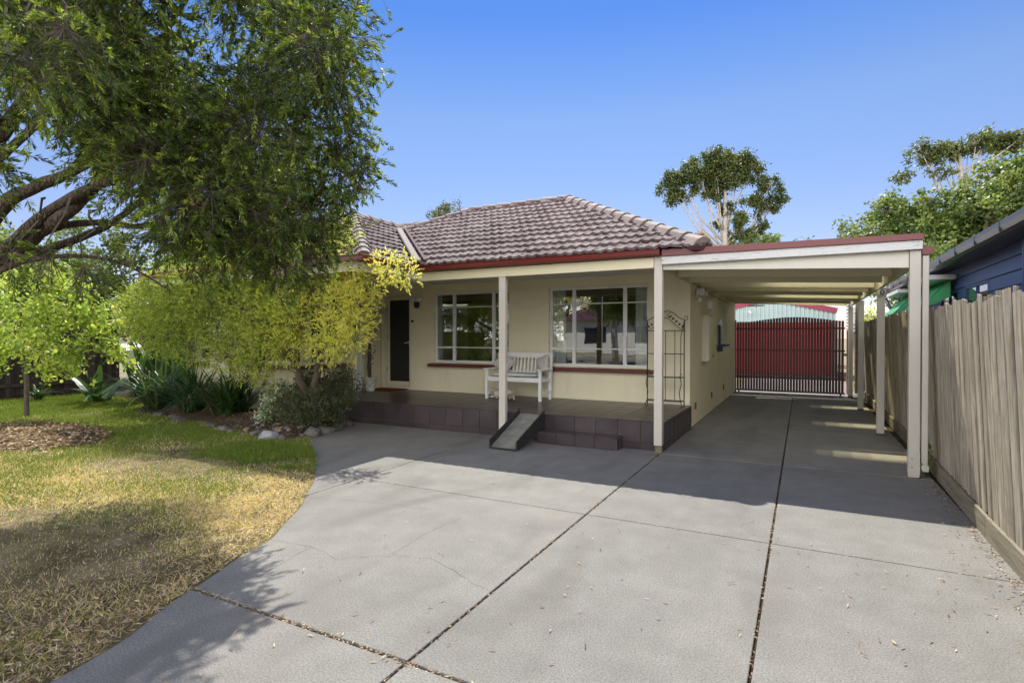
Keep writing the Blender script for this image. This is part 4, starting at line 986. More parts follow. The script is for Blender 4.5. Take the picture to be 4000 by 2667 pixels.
# ---------------------------------------------------------------- vegetation
Z=np.array([0,0,1.])
def limbs(paths,mat,parent,name='limb',n=10,nz=.03):
    m=MB()
    for pts,r0,r1 in paths:
        P=[Vector(p) for p in pts];Q=[]
        for i in range(len(P)-1):
            a=P[max(i-1,0)];b=P[i];c=P[i+1];d=P[min(i+2,len(P)-1)]
            for k in range(4):
                t=k/4;Q.append(.5*((2*b)+(c-a)*t+(2*a-5*b+4*c-d)*t*t+(3*b-a-3*c+d)*t**3)+Vector([random.uniform(-nz,nz)*r0*6 for _ in range(3)]))
        Q.append(P[-1]);k=len(Q);m.tube(Q,[ (r0+(r1-r0)*i/(k-1))*random.uniform(.93,1.07) for i in range(k)],n)
    return m.build(name,mat,parent,smooth=True)
def spray_crown(blobs,n,K,L,LL,W,down=.5,out=.6,mat=None,parent=None,name='crown',shell=.45,rn=None):
    P,d,i=blobpts(blobs,n,shell)
    ax=nrm(d*out-Z*down+rdir(n)*.55)
    Ls=L*(.7+.6*RNG.random(n))
    t=np.tile(np.linspace(.03,1,K)**.75,(n,1))+RNG.random((n,K))*.04
    bend=-Z[None,None,:]*(t[...,None]**2)*(.25*Ls[:,None,None])
    base=P[:,None,:]+ax[:,None,:]*(t*Ls[:,None])[...,None]+bend
    rad=nrm(np.cross(ax[:,None,:],RNG.normal(size=(n,K,3))))
    tip=(t**3)[...,None]
    D=nrm(ax[:,None,:]*(.75+tip)+rad*(.75-.3*tip)+Z*.12)
    base=base.reshape(-1,3);D=D.reshape(-1,3);S=nrm(np.cross(D,RNG.normal(size=D.shape)))
    rr=np.clip(np.repeat(RNG.random(n)*.55+ (rn(P) if rn else 0),K)+RNG.random(n*K)*.4,0,1)
    o=npmesh(name,leafq(base,D,S,LL*(.7+.5*RNG.random(n*K)),W*(.8+.4*RNG.random(n*K)),.05),4,rr,mat,parent)
    return P,ax,Ls,o
def sub(blobs,k=8,f=.47):
    o=[]
    for x,y,z,r in blobs:
        for _ in range(k):
            d=Vector((random.gauss(0,1),random.gauss(0,1),random.gauss(0,1))).normalized()*random.uniform(.45,1.0)*r
            o.append((x+d.x,y+d.y,z+d.z*.8,r*f*random.uniform(.6,1.2)))
    return o
# big bottlebrush tree
BTREE=empty('bottlebrush_tree',(-10.7,1.9,0),'huge spreading bottlebrush tree with narrow drooping leaves overhanging the lawn','tree')
paths=[([(-10.75,1.9,-.1),(-10.7,1.92,.5),(-10.37,2.0,1.03),(-9.5,2.2,1.45),(-8.73,2.42,1.78)],.27,.19)]
ML=[([(-8.73,2.42,1.78),(-7.58,2.69,2.4),(-7.17,2.8,2.63),(-6.72,2.92,2.85),(-6.28,3.04,3.19),(-5.9,3.14,3.51),(-5.43,3.16,3.76)],.125,.035),
([(-8.73,2.42,1.78),(-7.59,2.7,2.94),(-7.15,2.81,3.14),(-6.63,2.98,3.32),(-6.24,3.07,3.5),(-5.92,3.24,3.91)],.11,.03),
([(-8.4,2.5,1.97),(-7.07,2.51,2.42),(-6.86,2.85,2.9),(-5.99,2.86,3.05),(-5.7,3.12,3.13),(-5.48,3.47,3.29),(-5.14,3.65,3.45)],.085,.02),
([(-8.73,2.42,1.92),(-7.2,2.55,2.26),(-6.97,2.68,2.36),(-6.72,2.92,2.42),(-6.5,3.15,2.41),(-6.33,3.35,2.32),(-6.1,3.6,2.1)],.05,.008),
([(-7.17,2.8,2.63),(-6.98,3.01,2.78),(-6.73,3.26,2.83),(-6.43,3.41,2.79),(-6.24,3.63,2.83),(-5.99,3.76,2.88),(-5.5,3.9,3.02),(-4.96,3.96,3.08),(-4.37,3.93,2.85)],.055,.01),
([(-8.73,2.42,2.0),(-7.83,2.57,3.27),(-7.2,2.57,3.65),(-6.59,2.67,4.13),(-6.14,2.68,4.61),(-6.06,2.73,5.36)],.12,.03),
([(-6.63,2.98,3.32),(-6.46,3.18,4.0),(-6.14,3.47,4.64),(-5.86,3.74,5.38)],.06,.02),
([(-5.9,3.14,3.51),(-5.37,3.53,3.83),(-4.71,3.77,3.92),(-4.18,3.93,4.05)],.04,.008),
([(-8.73,2.42,2.07),(-8.89,1.91,3.78),(-9.05,1.61,5.0)],.13,.04),([(-7.83,2.57,3.27),(-8.2,3.4,4.4),(-8.5,3.9,5.6)],.07,.02),([(-7.58,2.69,2.4),(-7.4,3.6,2.9),(-7.0,4.4,3.9),(-6.5,5.0,4.8)],.07,.015),([(-7.2,2.57,3.65),(-6.4,2.1,4.2),(-5.4,1.9,4.5)],.05,.015)]
limbs(paths,M['bark'],BTREE,'trunk',16)
for l in ML: limbs([(l[0],l[1]*.8,l[2]*.8)],M['bark'],BTREE,'limb',10,.02)
BT=[(-4.39, 4.06, 5.16, 0.5), (-4.14, 3.96, 4.65, 0.45), (-3.98, 3.93, 4.25, 0.38), (-4.08, 4.1, 3.97, 0.38), (-4.05, 4.0, 3.58, 0.4), (-3.95, 3.93, 3.25, 0.34), (-3.7, 3.95, 3.1, 0.2), (-4.16, 4.04, 2.98, 0.36), (-4.2, 3.91, 2.65, 0.36), (-4.1, 3.84, 2.37, 0.28), (-4.12, 3.71, 2.11, 0.26), (-4.21, 3.55, 1.96, 0.22), (-4.47, 3.53, 2.16, 0.3), (-4.79, 3.48, 2.37, 0.34), (-3.64, 3.98, 3.22, 0.16), (-3.84, 3.99, 3.45, 0.22), (-3.99, 4.15, 4.56, 0.22), (-7.27, 2.15, 5.87, 0.43), (-11.07, 2.46, 5.81, 0.58), (-5.58, 3.66, 5.77, 0.46), (-6.52, 1.74, 5.28, 0.6), (-6.21, 4.47, 3.37, 0.44), (-6.18, 3.19, 3.68, 0.44), (-8.79, 3.75, 7.65, 0.59), (-8.24, 3.91, 6.37, 0.53), (-4.93, 3.85, 2.89, 0.49), (-4.74, 2.43, 4.0, 0.47), (-6.21, 3.32, 5.5, 0.5), (-7.68, 2.99, 6.13, 0.46), (-10.2, 2.25, 6.37, 0.54), (-6.08, 1.8, 4.38, 0.5), (-6.03, 5.27, 3.95, 0.4), (-4.09, 2.91, 4.55, 0.5), (-10.92, 2.73, 6.03, 0.47), (-6.84, 1.38, 5.35, 0.57), (-5.24, 1.89, 4.32, 0.62), (-4.86, 1.92, 4.47, 0.41), (-7.2, 1.52, 3.97, 0.62), (-9.92, 2.42, 4.81, 0.49), (-3.64, 3.36, 4.01, 0.49), (-7.21, 1.52, 4.23, 0.6), (-6.19, 1.88, 4.77, 0.45), (-6.29, 5.28, 5.0, 0.49), (-5.79, 4.65, 4.18, 0.56), (-5.34, 2.35, 5.31, 0.59), (-4.28, 3.43, 2.44, 0.54), (-6.43, 4.42, 4.27, 0.52), (-4.98, 2.76, 3.28, 0.6), (-6.41, 5.15, 7.54, 0.55), (-9.43, 2.08, 6.31, 0.53), (-6.0, 4.66, 7.11, 0.57), (-6.21, 4.82, 4.89, 0.44), (-7.45, 4.25, 6.15, 0.57), (-4.55, 1.93, 3.43, 0.41), (-7.77, 3.95, 5.2, 0.53), (-9.8, 2.46, 5.68, 0.52), (-7.81, 1.79, 4.02, 0.57), (-7.42, 2.47, 5.58, 0.61), (-9.18, 2.15, 6.52, 0.59), (-8.2, 3.69, 5.5, 0.57), (-6.66, 4.59, 7.02, 0.44), (-7.3, 1.87, 4.14, 0.52), (-7.41, 2.46, 4.21, 0.56), (-5.53, 2.4, 5.49, 0.59), (-6.52, 3.47, 3.8, 0.47), (-6.13, 5.02, 5.42, 0.47), (-5.36, 4.09, 3.28, 0.5), (-5.08, 4.09, 5.18, 0.48), (-5.69, 3.02, 5.93, 0.61), (-5.05, 1.66, 4.91, 0.61), (-6.23, 4.49, 3.41, 0.61), (-8.15, 2.11, 4.05, 0.53), (-6.16, 5.24, 3.81, 0.43), (-6.95, 3.84, 4.0, 0.54), (-6.66, 4.82, 6.4, 0.49), (-6.6, 2.19, 5.15, 0.54), (-5.51, 2.14, 5.5, 0.52), (-5.22, 3.07, 3.7, 0.61), (-4.43, 2.29, 4.23, 0.46), (-4.41, 2.95, 5.2, 0.47), (-7.66, 4.42, 5.05, 0.46), (-4.71, 2.17, 4.74, 0.41), (-5.21, 1.75, 4.75, 0.62), (-7.33, 4.56, 4.41, 0.59), (-6.4, 3.91, 4.51, 0.56), (-4.87, 2.33, 3.75, 0.59), (-5.18, 2.24, 5.26, 0.59), (-8.71, 2.65, 5.33, 0.59), (-7.02, 2.39, 4.76, 0.41), (-6.51, 5.06, 8.15, 0.43), (-7.72, 2.26, 4.15, 0.56), (-6.76, 3.41, 6.55, 0.6), (-6.76, 3.48, 6.93, 0.46), (-4.35, 3.27, 3.43, 0.6), (-7.47, 3.98, 5.96, 0.6), (-5.38, 4.27, 2.85, 0.55), (-8.23, 4.25, 5.22, 0.48), (-5.32, 2.51, 3.58, 0.44), (-7.65, 4.54, 7.63, 0.58), (-8.17, 3.68, 7.85, 0.54), (-7.07, 3.76, 7.37, 0.41), (-6.09, 2.61, 5.58, 0.6), (-4.74, 3.02, 2.83, 0.49), (-5.8, 3.0, 6.21, 0.61), (-4.72, 3.03, 2.65, 0.55), (-5.05, 2.1, 2.19, 0.16), (-5.46, 2.0, 2.22, 0.2), (-4.04, 1.51, 3.17, 0.25), (-3.79, 1.64, 3.32, 0.25), (-4.94, 2.27, 2.06, 0.14), (-4.78, 1.57, 2.75, 0.3), (-4.44, 2.43, 2.91, 0.3), (-4.19, 2.67, 2.7, 0.28), (-4.71, 2.74, 2.56, 0.26)]
BT=[(x,y,z+(.22 if z<2.5 and y>3.3 else 0),r) for x,y,z,r in BT]
BT=[b for b in BT if not (b[3]>.3 and b[2]<2.6 and b[0]<-5.0) and b[2]-b[3]<5.0]
random.seed(21)
def off(b):
    cx=.8854*b[0]+.4648*b[1];cz=-.4648*b[0]+.8854*b[1];return cx+b[3]<-.93*cz or b[2]-b[3]>1.6+.6*cz
BT=[b for b in BT if b[3]<.3 or random.random()<(.45 if off(b) else .97)]
lp=np.array([p for l in ML for p in l[0][2:]])
B_=np.array(BT)
P0=[];P1=[];R0=[];R1=[]
for b in B_:
    c=b[:3];q=lp[np.argmin(np.linalg.norm(lp-c,axis=1))]
    if np.linalg.norm(q-c)>1.3: q=c+(q-c)*.35+Z*.25
    k=4;pp=[q]
    for j in range(1,k+1):
        t=j/k;pp.append(q*(1-t)+c*t+RNG.normal(size=3)*.06*(j<k)+Z*.12*math.sin(math.pi*t))
    for j in range(k): P0.append(pp[j]);P1.append(pp[j+1]);R0.append(.010*(1-j/k)+.004);R1.append(.010*(1-(j+1)/k)+.003)
    for j in range(16):
        e=c+rdir(1)[0]*b[3]*.9-Z*.08;s0=pp[-2]*.3+c*.7;P0.append(s0);P1.append(e);R0.append(.005);R1.append(.002)
P,ax,Ls,o=spray_crown(BT,17500,26,.115,.050,.0108,.16,.6,M['bottle'],BTREE,'crown',.25)
t_=twigs(P-ax*.12,P+ax*Ls[:,None]*.85-Z*.12*Ls[:,None],.0028,.001)
t2=twigs(np.array(P0),np.array(P1),R0,R1);V=np.concatenate([t_,t2]);npmesh('twigs',V,4,RNG.random(len(V)//4),M['greybark'],BTREE)
k=260;i=RNG.choice(len(P),k);npmesh('flower_remains',leafq(np.repeat(P[i],8,0)+RNG.normal(size=(k*8,3))*.02,rdir(k*8),rdir(k*8),.035,.008),4,RNG.random(k*8),M['orange'],BTREE)
# golden feathery shrub-tree
YT=empty('golden_shrub_tree',(-7.3,6.65,.1),'golden feathery foliaged small tree leaning over garden bed and porch corner','tree')
limbs([([(-7.30,6.66,.05),(-7.31,6.65,.36),(-7.33,6.53,.71),(-7.38,6.45,.97),(-7.42,6.38,1.23),(-7.47,6.35,1.48),(-7.3,6.38,1.86),(-7.0,6.45,2.4)],.085,.035),([(-7.47,6.35,1.45),(-7.9,6.3,1.8),(-8.6,6.3,2.1),(-9.6,6.2,2.2),(-10.6,6.1,2.2)],.05,.012)],M['greybark'],YT,'trunk',10)
limbs([([(-7.24,6.66,.05),(-7.22,6.65,.36),(-7.16,6.62,.8),(-7.04,6.57,1.15),(-6.8,6.48,1.48),(-6.36,6.38,2.05),(-5.97,6.36,2.23),(-5.5,6.33,2.45)],.085,.012)],M['greybark'],YT,'trunk',10)
YB=[(x,y,z+(.12 if x>-5.6 else 0),r) for x,y,z,r in [(-11.27, 6.06, 2.15, 0.36), (-10.8, 6.08, 1.71, 0.4), (-11.47, 6.07, 1.81, 0.25), (-10.18, 6.18, 1.89, 0.42), (-9.73, 6.18, 1.47, 0.38), (-9.18, 6.25, 1.84, 0.42), (-8.87, 6.18, 1.34, 0.34), (-8.47, 6.28, 1.52, 0.4), (-8.1, 6.25, 1.22, 0.3), (-7.82, 6.29, 1.69, 0.42), (-7.39, 6.28, 1.44, 0.3), (-7.13, 6.31, 1.86, 0.42), (-6.39, 6.25, 1.69, 0.3), (-6.42, 6.12, 1.37, 0.22), (-6.14, 6.26, 1.45, 0.26), (-5.94, 6.26, 1.88, 0.28), (-5.87, 6.3, 2.18, 0.26), (-5.7, 6.28, 2.44, 0.24), (-5.4, 6.33, 2.49, 0.22), (-5.12, 6.36, 2.44, 0.2), (-5.03, 6.4, 2.31, 0.13), (-6.19, 6.36, 2.47, 0.3), (-6.51, 6.53, 2.87, 0.28), (-6.63, 6.59, 3.3, 0.25), (-6.99, 6.51, 2.9, 0.4), (-7.29, 6.46, 2.49, 0.45), (-8.0, 6.43, 2.44, 0.45), (-8.77, 6.36, 2.33, 0.45), (-9.57, 6.28, 2.44, 0.45), (-10.55, 6.22, 2.57, 0.42), (-9.93, 6.32, 2.93, 0.4), (-7.93, 6.22, 0.93, 0.2), (-8.37, 6.21, 1.04, 0.22), (-8.4, 6.45, 3.08, 0.4), (-9.11, 6.41, 3.03, 0.4)]]
YB+=[(-10.4,6.1,1.7,.42),(-9.9,6.15,2.3,.45),(-9.3,6.2,2.2,.45),(-8.2,6.2,2.0,.4),(-10.9,6.1,2.2,.4),(-7.5,6.3,1.95,.35),(-8.9,6.3,2.7,.4),(-5.9,6.2,1.65,.22),(-6.15,6.2,2.1,.3)]
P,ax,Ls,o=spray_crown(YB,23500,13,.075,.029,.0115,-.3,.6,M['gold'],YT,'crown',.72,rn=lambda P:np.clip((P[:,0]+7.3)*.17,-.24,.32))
B_=np.array(YB);c=np.repeat(B_[:,:3],14,0);e=c+rdir(len(c))*np.repeat(B_[:,3],14)[:,None]*.9;V=twigs(c-Z*.15,e,.006,.002);npmesh('twigs',V,4,RNG.random(len(V)//4),M['greybark'],YT)
# lime round leaf sapling
ST=empty('lime_leaf_tree',(-13.56,5.2,0),'small tree of bright lime round leaves on thin trunk in lawn','tree')
limbs([([(-13.56,5.2,-.03),(-13.55,5.2,.5),(-13.57,5.2,.95),(-13.5,5.25,1.5),(-13.3,5.3,2.1)],.05,.02)],M['greybark'],ST,'trunk',10,.01)
limbs([([(-13.57,5.2,.9),(-13.0,5.35,1.2),(-12.4,5.6,1.4)],.02,.006),([(-13.55,5.2,1.2),(-12.9,5.3,1.7),(-12.3,5.7,2.0)],.022,.006),([(-13.5,5.2,1.3),(-14.0,5.0,1.8)],.02,.006)],M['greybark'],ST,'limb',6,.01)
SB=[(-13.74, 5.11, 2.27, 0.6), (-12.99, 5.39, 2.36, 0.55), (-12.53, 5.74, 2.27, 0.5), (-13.1, 5.1, 1.71, 0.6), (-12.44, 5.44, 1.71, 0.6), (-12.15, 5.82, 1.71, 0.5), (-12.83, 5.23, 1.22, 0.5), (-12.3, 5.63, 1.21, 0.42), (-11.93, 5.93, 1.36, 0.34), (-13.7, 5.0, 1.16, 0.5), (-14.31, 4.91, 1.86, 0.6), (-11.49, 5.94, 1.12, 0.2), (-13.01, 5.61, 2.63, 0.4), (-11.89, 5.61, 0.73, 0.13), (-12.33, 5.96, 1.97, 0.42)]
def round_crown(blobs,n,L,W,mat,parent,name='crown',up=.6,shell=.5,rn=None):
    P,d,i=blobpts(blobs,n,shell);N_=nrm(rdir(n)+Z*up+d*.5);D=nrm(np.cross(N_,rdir(n)));D=nrm(D-Z*.25);S=nrm(np.cross(D,N_))
    L_=(L*(.6+.7*RNG.random(n)))[:,None];W2=(W*(.7+.5*RNG.random(n)))[:,None];F=np.cross(D,S)
    V=np.empty((n,6,3));V[:,0]=P;V[:,1]=P+D*L_*.25+S*W2*.42;V[:,2]=P+D*L_*.7+S*W2*.42;V[:,3]=P+D*L_-F*L_*.1;V[:,4]=P+D*L_*.7-S*W2*.42;V[:,5]=P+D*L_*.25-S*W2*.42
    rr=RNG.random(n)*.7+.3*((i*.37)%1)
    if rn: rr=np.clip(rr+rn(P),0,1)
    return npmesh(name,V.reshape(-1,3),6,rr,mat,parent),P
SB+=[(-14.9,4.7,1.5,.6),(-14.6,4.8,2.4,.6),(-13.2,4.9,2.75,.35),(-12.0,5.9,1.75,.28),(-11.75,5.95,1.15,.2),(-12.6,5.5,.85,.2),(-13.2,5.2,.85,.25),(-14.3,4.8,.95,.4)]
round_crown(sub(SB,7,.5),8600,.075,.06,M['lime'],ST,up=.5,shell=.2)
# generic background trees
def bgtree(name,base,blobs,n,L,W,mat,bark,label,cat='tree',tr=.15,group=None,up=.4,shell=.4,trunkto=None,nl=10):
    t=empty(name,base,label,cat,group);B=np.array(blobs)
    c=B[:,:3].mean(0);m=MB();top=Vector(trunkto or (c[0],c[1],c[2]))
    b=Vector(base);mid=b.lerp(top,.5)+Vector((random.uniform(-.2,.2),random.uniform(-.2,.2),0))*tr*6
    m.tube([b-Vector((0,0,.1)),b.lerp(mid,.5),mid,mid.lerp(top,.6),top],[tr*1.2,tr,tr*.85,tr*.6,tr*.4],10);m.build('trunk',bark,t,smooth=True)
    m=MB()
    for q in B[np.argsort(-B[:,3])][:nl*2]:
        s=mid.lerp(top,random.uniform(0,.9));e=Vector(q[:3]);h=s.lerp(e,.5)+Vector((0,0,-.1*(e-s).length));m.tube([s,h,e],[tr*.4,tr*.22,tr*.08],6)
    m.build('limb',bark,t,smooth=True)
    sb=sub(blobs);round_crown(sb,n,L,W,mat,t,up=up,shell=.2)
    S=np.array(sb)[:,:3];C_=np.array(blobs)[:,:3].repeat(8,0)[:len(S)];V=twigs(C_-Z*.2,S,tr*.09,tr*.03);npmesh('crown_twigs',V,4,RNG.random(len(V)//4),bark,t)  # bare twigs from crown blob centres out to the leaf clumps
    return t
def rb(cx,cy,cz,rx,ry,rz,n,r):
    o=[]
    for _ in range(n):
        d=Vector((random.gauss(0,1),random.gauss(0,1),random.gauss(0,1))).normalized()*random.random()**.4
        o.append((cx+d.x*rx,cy+d.y*ry,cz+d.z*rz,r*random.uniform(.7,1.25)))
    return o
bgtree('gum_tree',(-5.0,40.3,0),[(-8.0,38.9,11.6,1.0),(-7.6,39,12.3,.8),(-7.2,39.2,12.8,1.0),(-6.3,39.7,13.3,1.0),(-5.5,40,13.7,.9),(-4.7,40.4,13.7,1.0),(-3.9,41,13.5,1.0),(-3.2,41.5,12.9,.9),(-6.2,39.6,12.3,1.1),(-5.2,40,12.5,1.1),(-4.2,40.5,12.4,1.1),(-7.5,39,11.2,.8),(-1.9,42,12.2,.85),(-1.6,42.2,11.3,.8),(-2.2,41.9,10.3,.8),(-3.2,41.3,10.6,.9),(-3.8,41,9.5,.8),(-4.6,40.6,10.4,.7),(-5.4,40.3,11.4,.8),(-2.6,41.8,9.3,.6),(-4.1,40.9,8.6,.8),(-3.1,41.4,8.4,.7),(-5.0,40.4,9.3,.5)],30000,.18,.10,M['gumleaf'],M['gumbark'],'tall gum tree with pale branching trunk and rounded dark crown behind roof','tree',.26,trunkto=(-4.7,40.3,11.5),up=.7,shell=.5)
bgtree('orange_leaf_sapling',(-5.9,39,0),[(-5.95,38.5,8.35,.35),(-5.7,38.6,7.8,.4),(-5.6,38.7,7.4,.35)],500,.12,.08,M['orange'],M['gumbark'],'small patch of orange leaves on sapling beside tall gum trunk','tree',.05)
bgtree('leafy_tree',(-7.6,38,0),[(-8.2,38,7.5,.7),(-7.4,38.2,7.9,.7),(-6.9,38.4,7.4,.6),(-9.0,37.5,7.1,.5)],1500,.15,.09,M['oakleaf'],M['greybark'],'small green tree top showing between roof hip and tall gum','tree',.09)
bgtree('sparse_tree',(-10.2,37,0),[(-10.6,36.8,7.9,.6),(-10.1,37,8.4,.5),(-9.6,37.2,8.0,.5)],260,.14,.07,M['gumleaf'],M['greybark'],'sparse wispy tree top poking above the right hip of roof','tree',.05)
bgtree('low_tree_row',(-2.6,36,0),rb(-2.6,36,6.9,1.9,.8,.5,10,.6),2600,.15,.09,M['oakleaf'],M['gumbark'],'low pale green tree just above the carport fascia line','tree',.1)
bgtree('leafy_tree',(.2,37,0),rb(.15,37,6.7,.8,.6,.5,5,.5),700,.15,.08,M['gumleaf'],M['greybark'],'small open tree top between the tall gum and the big leafy tree','tree',.08)
bgtree('gum_tree',(-22.6,33,0),rb(-22.7,33.2,10.6,1.3,.8,.5,10,.5),1300,.14,.08,M['gumleaf'],M['gumbark'],'distant round tree top peeking over the roof ridge','tree',.15)
bgtree('broadleaf_tree',(7.4,31.5,0),rb(5.3,31.2,6.6,3.0,2.0,1.2,22,.95)+rb(8.3,32,7.6,3.0,2.2,1.6,22,1.1)+rb(3.2,30.6,5.9,1.5,1.2,.8,14,.75)+rb(5.0,31,7.6,1.6,1.2,.6,8,.8)+rb(9.3,32.5,9.0,1.6,1.4,.8,9,.9)+rb(6.5,31,4.6,4.2,1.5,1.0,16,.9),42000,.17,.12,M['oakleaf'],M['greybark'],'big leafy tree mass rising behind carport and navy house','tree',.4,up=.7,nl=14)
bgtree('gum_tree',(12.3,57,0),rb(8.9,55.2,16.3,1.0,.7,.9,7,.8)+rb(12.0,57,17.0,1.6,.8,.8,10,.9)+rb(14.6,58.6,17.2,1.7,.8,.7,10,.9)+rb(7.2,54.6,14.3,.6,.5,.6,4,.6)+rb(9.6,55.5,14.7,1.2,.6,.4,4,.5),6500,.26,.15,M['gumleaf'],M['gumbark'],'far gum tree with three flat cloudlike crowns above broadleaf tree','tree',.3,up=.7)
bgtree('broadleaf_tree',(3.5,23.5,0),rb(3.6,23.8,3.6,1.4,1.0,.9,10,.6),3500,.13,.09,M['oakleaf'],M['greybark'],'green tree seen between carport posts past the navy house','tree',.12)
bgtree('ornamental_shrub',(2.0,21.5,0),rb(2.0,21.6,2.1,.6,.5,.3,6,.35),900,.09,.05,M['gold'],M['greybark'],'yellow green shrub top just above the fence near garage roof','shrub',.05)
for (x,y,h,r,l,mt) in ((-21,8,4.0,1.7,'leafy tree over the dark fence corner beside the roof side','oakleaf'),(-24,3.5,4.6,2.0,'tall pale tree beyond dark fence behind lime tree','oakleaf'),(-20.5,13.5,4.6,1.7,'bushy tree behind golden foliage beyond fence','oakleaf'),(-26.5,10,5.6,2.0,'tallest green tree beyond the dark fence in the distance','oakleaf'),(-25,-1.5,4.2,2.0,'broad tree beyond dark fence at the far lawn side','oakleaf')):
    bgtree('garden_tree',(x,y,0),rb(x,y,h*.78,r*1.25,r*1.25,h*.32,17,r*.5),8000,.13,.09,M[mt],M['greybark'],l,'tree',.14)
for (x,y,h,r,l,mt) in ((-19.5,10.6,4.4,1.5,'rounded tree just beyond the dark fence angle behind paddle leaves','gumleaf'),(-16.3,11.8,4.3,1.4,'leafy tree beyond dark fence nearest the house side','oakleaf'),(-22,5.2,4.9,1.7,'yellow green tree beyond fence, framed by the lowest bottlebrush limb','gold')):
    bgtree('garden_tree',(x,y,0),rb(x,y,h*.62,r*1.3,r*1.3,h*.36,20,r*.5),9000,.12,.085,M[mt],M['greybark'],l,'tree',.14)
# street side: what the windows mirror
for (x,y,h,r,l) in ((-15,-10.8,6.5,2.2,'street tree mirrored in the porch windows, nearest the lawn'),(-9.5,-10.8,6,1.9,'street tree mirrored in windows opposite the driveway'),(-5.9,-10.9,5.5,1.7,'smaller street tree mirrored low in the wider porch window'),(-19.5,-11,6,2.2,'street tree mirrored beside the front door, farthest along the verge')):
    bgtree('street_tree',(x,y,0),rb(x,y,h*.68,r,r,h*.26,14,r*.42),4200,.22,.13,M['oakleaf'],M['gumbark'],l,'tree',.2)
HO=empty('opposite_house',(-10,-27,0),'pale rendered house across the road, seen only mirrored in the windows','house')
m=MB();m.box(-19,-33,0,-2,-26,2.9);m.build('wall',M['soffit'],HO)
m=MB();m.add([(-19.6,-25.4,2.9),(-1.4,-25.4,2.9),(-5,-29.5,5.2),(-16,-29.5,5.2),(-19.6,-33.6,2.9),(-1.4,-33.6,2.9)],[(0,1,2,3),(1,5,2),(5,4,3,2),(4,0,3)]);m.build('roof',M['mortar'],HO)
for x in (-17,-12.5,-6):
    m=MB();m.box(x,-25.99,1,x+2,-25.95,2.4);m.build('window',M['dkplastic'],HO)

# strap leaved clumps
def strap(name,base,nb,L,w_,label,mat,cat='plant',group=None,flop=1.,sp=.9,lift=1.,col=None,seg=7):
    n=nb;a=RNG.random(n)*6.283;el=np.radians(88-RNG.random(n)**.8*55*sp);Ls=L*(.6+.5*RNG.random(n))
    D=np.stack([np.cos(a)*np.cos(el),np.sin(a)*np.cos(el),np.sin(el)],1);S=np.stack([-np.sin(a),np.cos(a),0*a],1)
    b0=np.array(base)+np.stack([RNG.normal(size=n)*.07,RNG.normal(size=n)*.07,0*a],1)*(L/.9)
    fl=flop*(.25+RNG.random(n)*.9)
    ts=np.linspace(0,1,seg+1);pts=[]
    for t in ts: pts.append(b0+D*(Ls*t)[:,None]+np.stack([np.cos(a),np.sin(a),0*a],1)*(Ls*fl*.35*t**2.2)[:,None]-Z*(Ls*fl*.55*t**2.6)[:,None])
    V=[];W=[w_*(.55+.45*math.sin(math.pi*min(1,t*1.1+.12)))*(1-t**5*.9) for t in ts]
    for k in range(seg):
        q=np.stack([pts[k]-S*W[k]/2,pts[k]+S*W[k]/2,pts[k+1]+S*W[k+1]/2,pts[k+1]-S*W[k+1]/2],1);q[:,:,2]=np.maximum(q[:,:,2],.02);V.append(q)
    V=np.concatenate(V).reshape(-1,3);rr=np.tile(RNG.random(n),seg)
    o=npmesh(name,V,4,rr,mat,None,base);return tag(o,label,cat,group)
strap('strap_leaf_clump',(-11.9,6.8,.1),380,1.4,.026,'dark strappy clump on the bed end farthest from the porch',M['strap'],'plant',lift=1)
strap('strap_leaf_clump',(-10.6,6.75,.12),340,1.35,.026,'dark strappy clump just before the terracotta pot and yellow pilaster',M['strap'],'plant',lift=1)
strap('strap_leaf_clump',(-9.5,6.75,.12),380,1.35,.026,'dark strappy clump next to the leafy shrub under corner window',M['strap'],'plant',lift=1)
strap('paddle_leaf_plant',(-14.1,8.0,.1),20,2.3,.26,'tall plant of broad paddle leaves before the dark fence',M['bigstrap'],'plant',sp=.7,flop=.6)
strap('paddle_leaf_plant',(-12.9,7.7,.1),18,2.2,.24,'tall broad paddle leaves rising behind the strappy clumps',M['bigstrap'],'plant',sp=.35,flop=.35)
strap('agave_plant',(-14.9,7.1,.05),15,1.5,.15,'low sprawling agave with long arching leaves over lawn edge',M['bigstrap'],'plant',sp=1.35,flop=.55)
for i,(x,y,l) in enumerate(((-15.9,7.6,'small strappy tuft near middle of the dark fence foot'),(-16.6,6.6,'small strappy tuft closest to the lime leaf tree trunk, at fence foot'),(-15.2,8.3,'small strappy tuft tucked behind the sprawling agave'))): strap('strappy_tuft',(x,y,.05),60,.55,.03,l,M['strap'],'plant',lift=1)
# shrubs
def shrub(name,base,blobs,n,L,W,mat,label,shell=.3):
    t=empty(name,base,label,'shrub');m=MB();b=Vector(base)
    for q in blobs:
        e=Vector(q[:3]);m.tube([b,b.lerp(e,.5)+Vector((random.uniform(-.05,.05),0,.05)),e],[.014,.009,.004],5)
    m.build('stems',M['greybark'],t)
    P,d,i=blobpts(blobs,int(n/7),shell);c=np.repeat(P,7,0)+RNG.normal(size=(len(P)*7,3))*.035
    B=np.repeat(P,2,0);V=twigs(B,B+RNG.normal(size=B.shape)*.06+Z*.02,.0025,.001);npmesh('twigs',V,4,RNG.random(len(V)//4),M['greybark'],t)
    D=nrm(rdir(len(c))+Z*.5);npmesh('foliage',leafq(c,D,nrm(np.cross(D,rdir(len(c)))),L*(.6+.6*RNG.random(len(c))),W),4,np.clip(np.repeat(RNG.random(len(P))*.6,7)+RNG.random(len(c))*.4,0,1),mat,t)
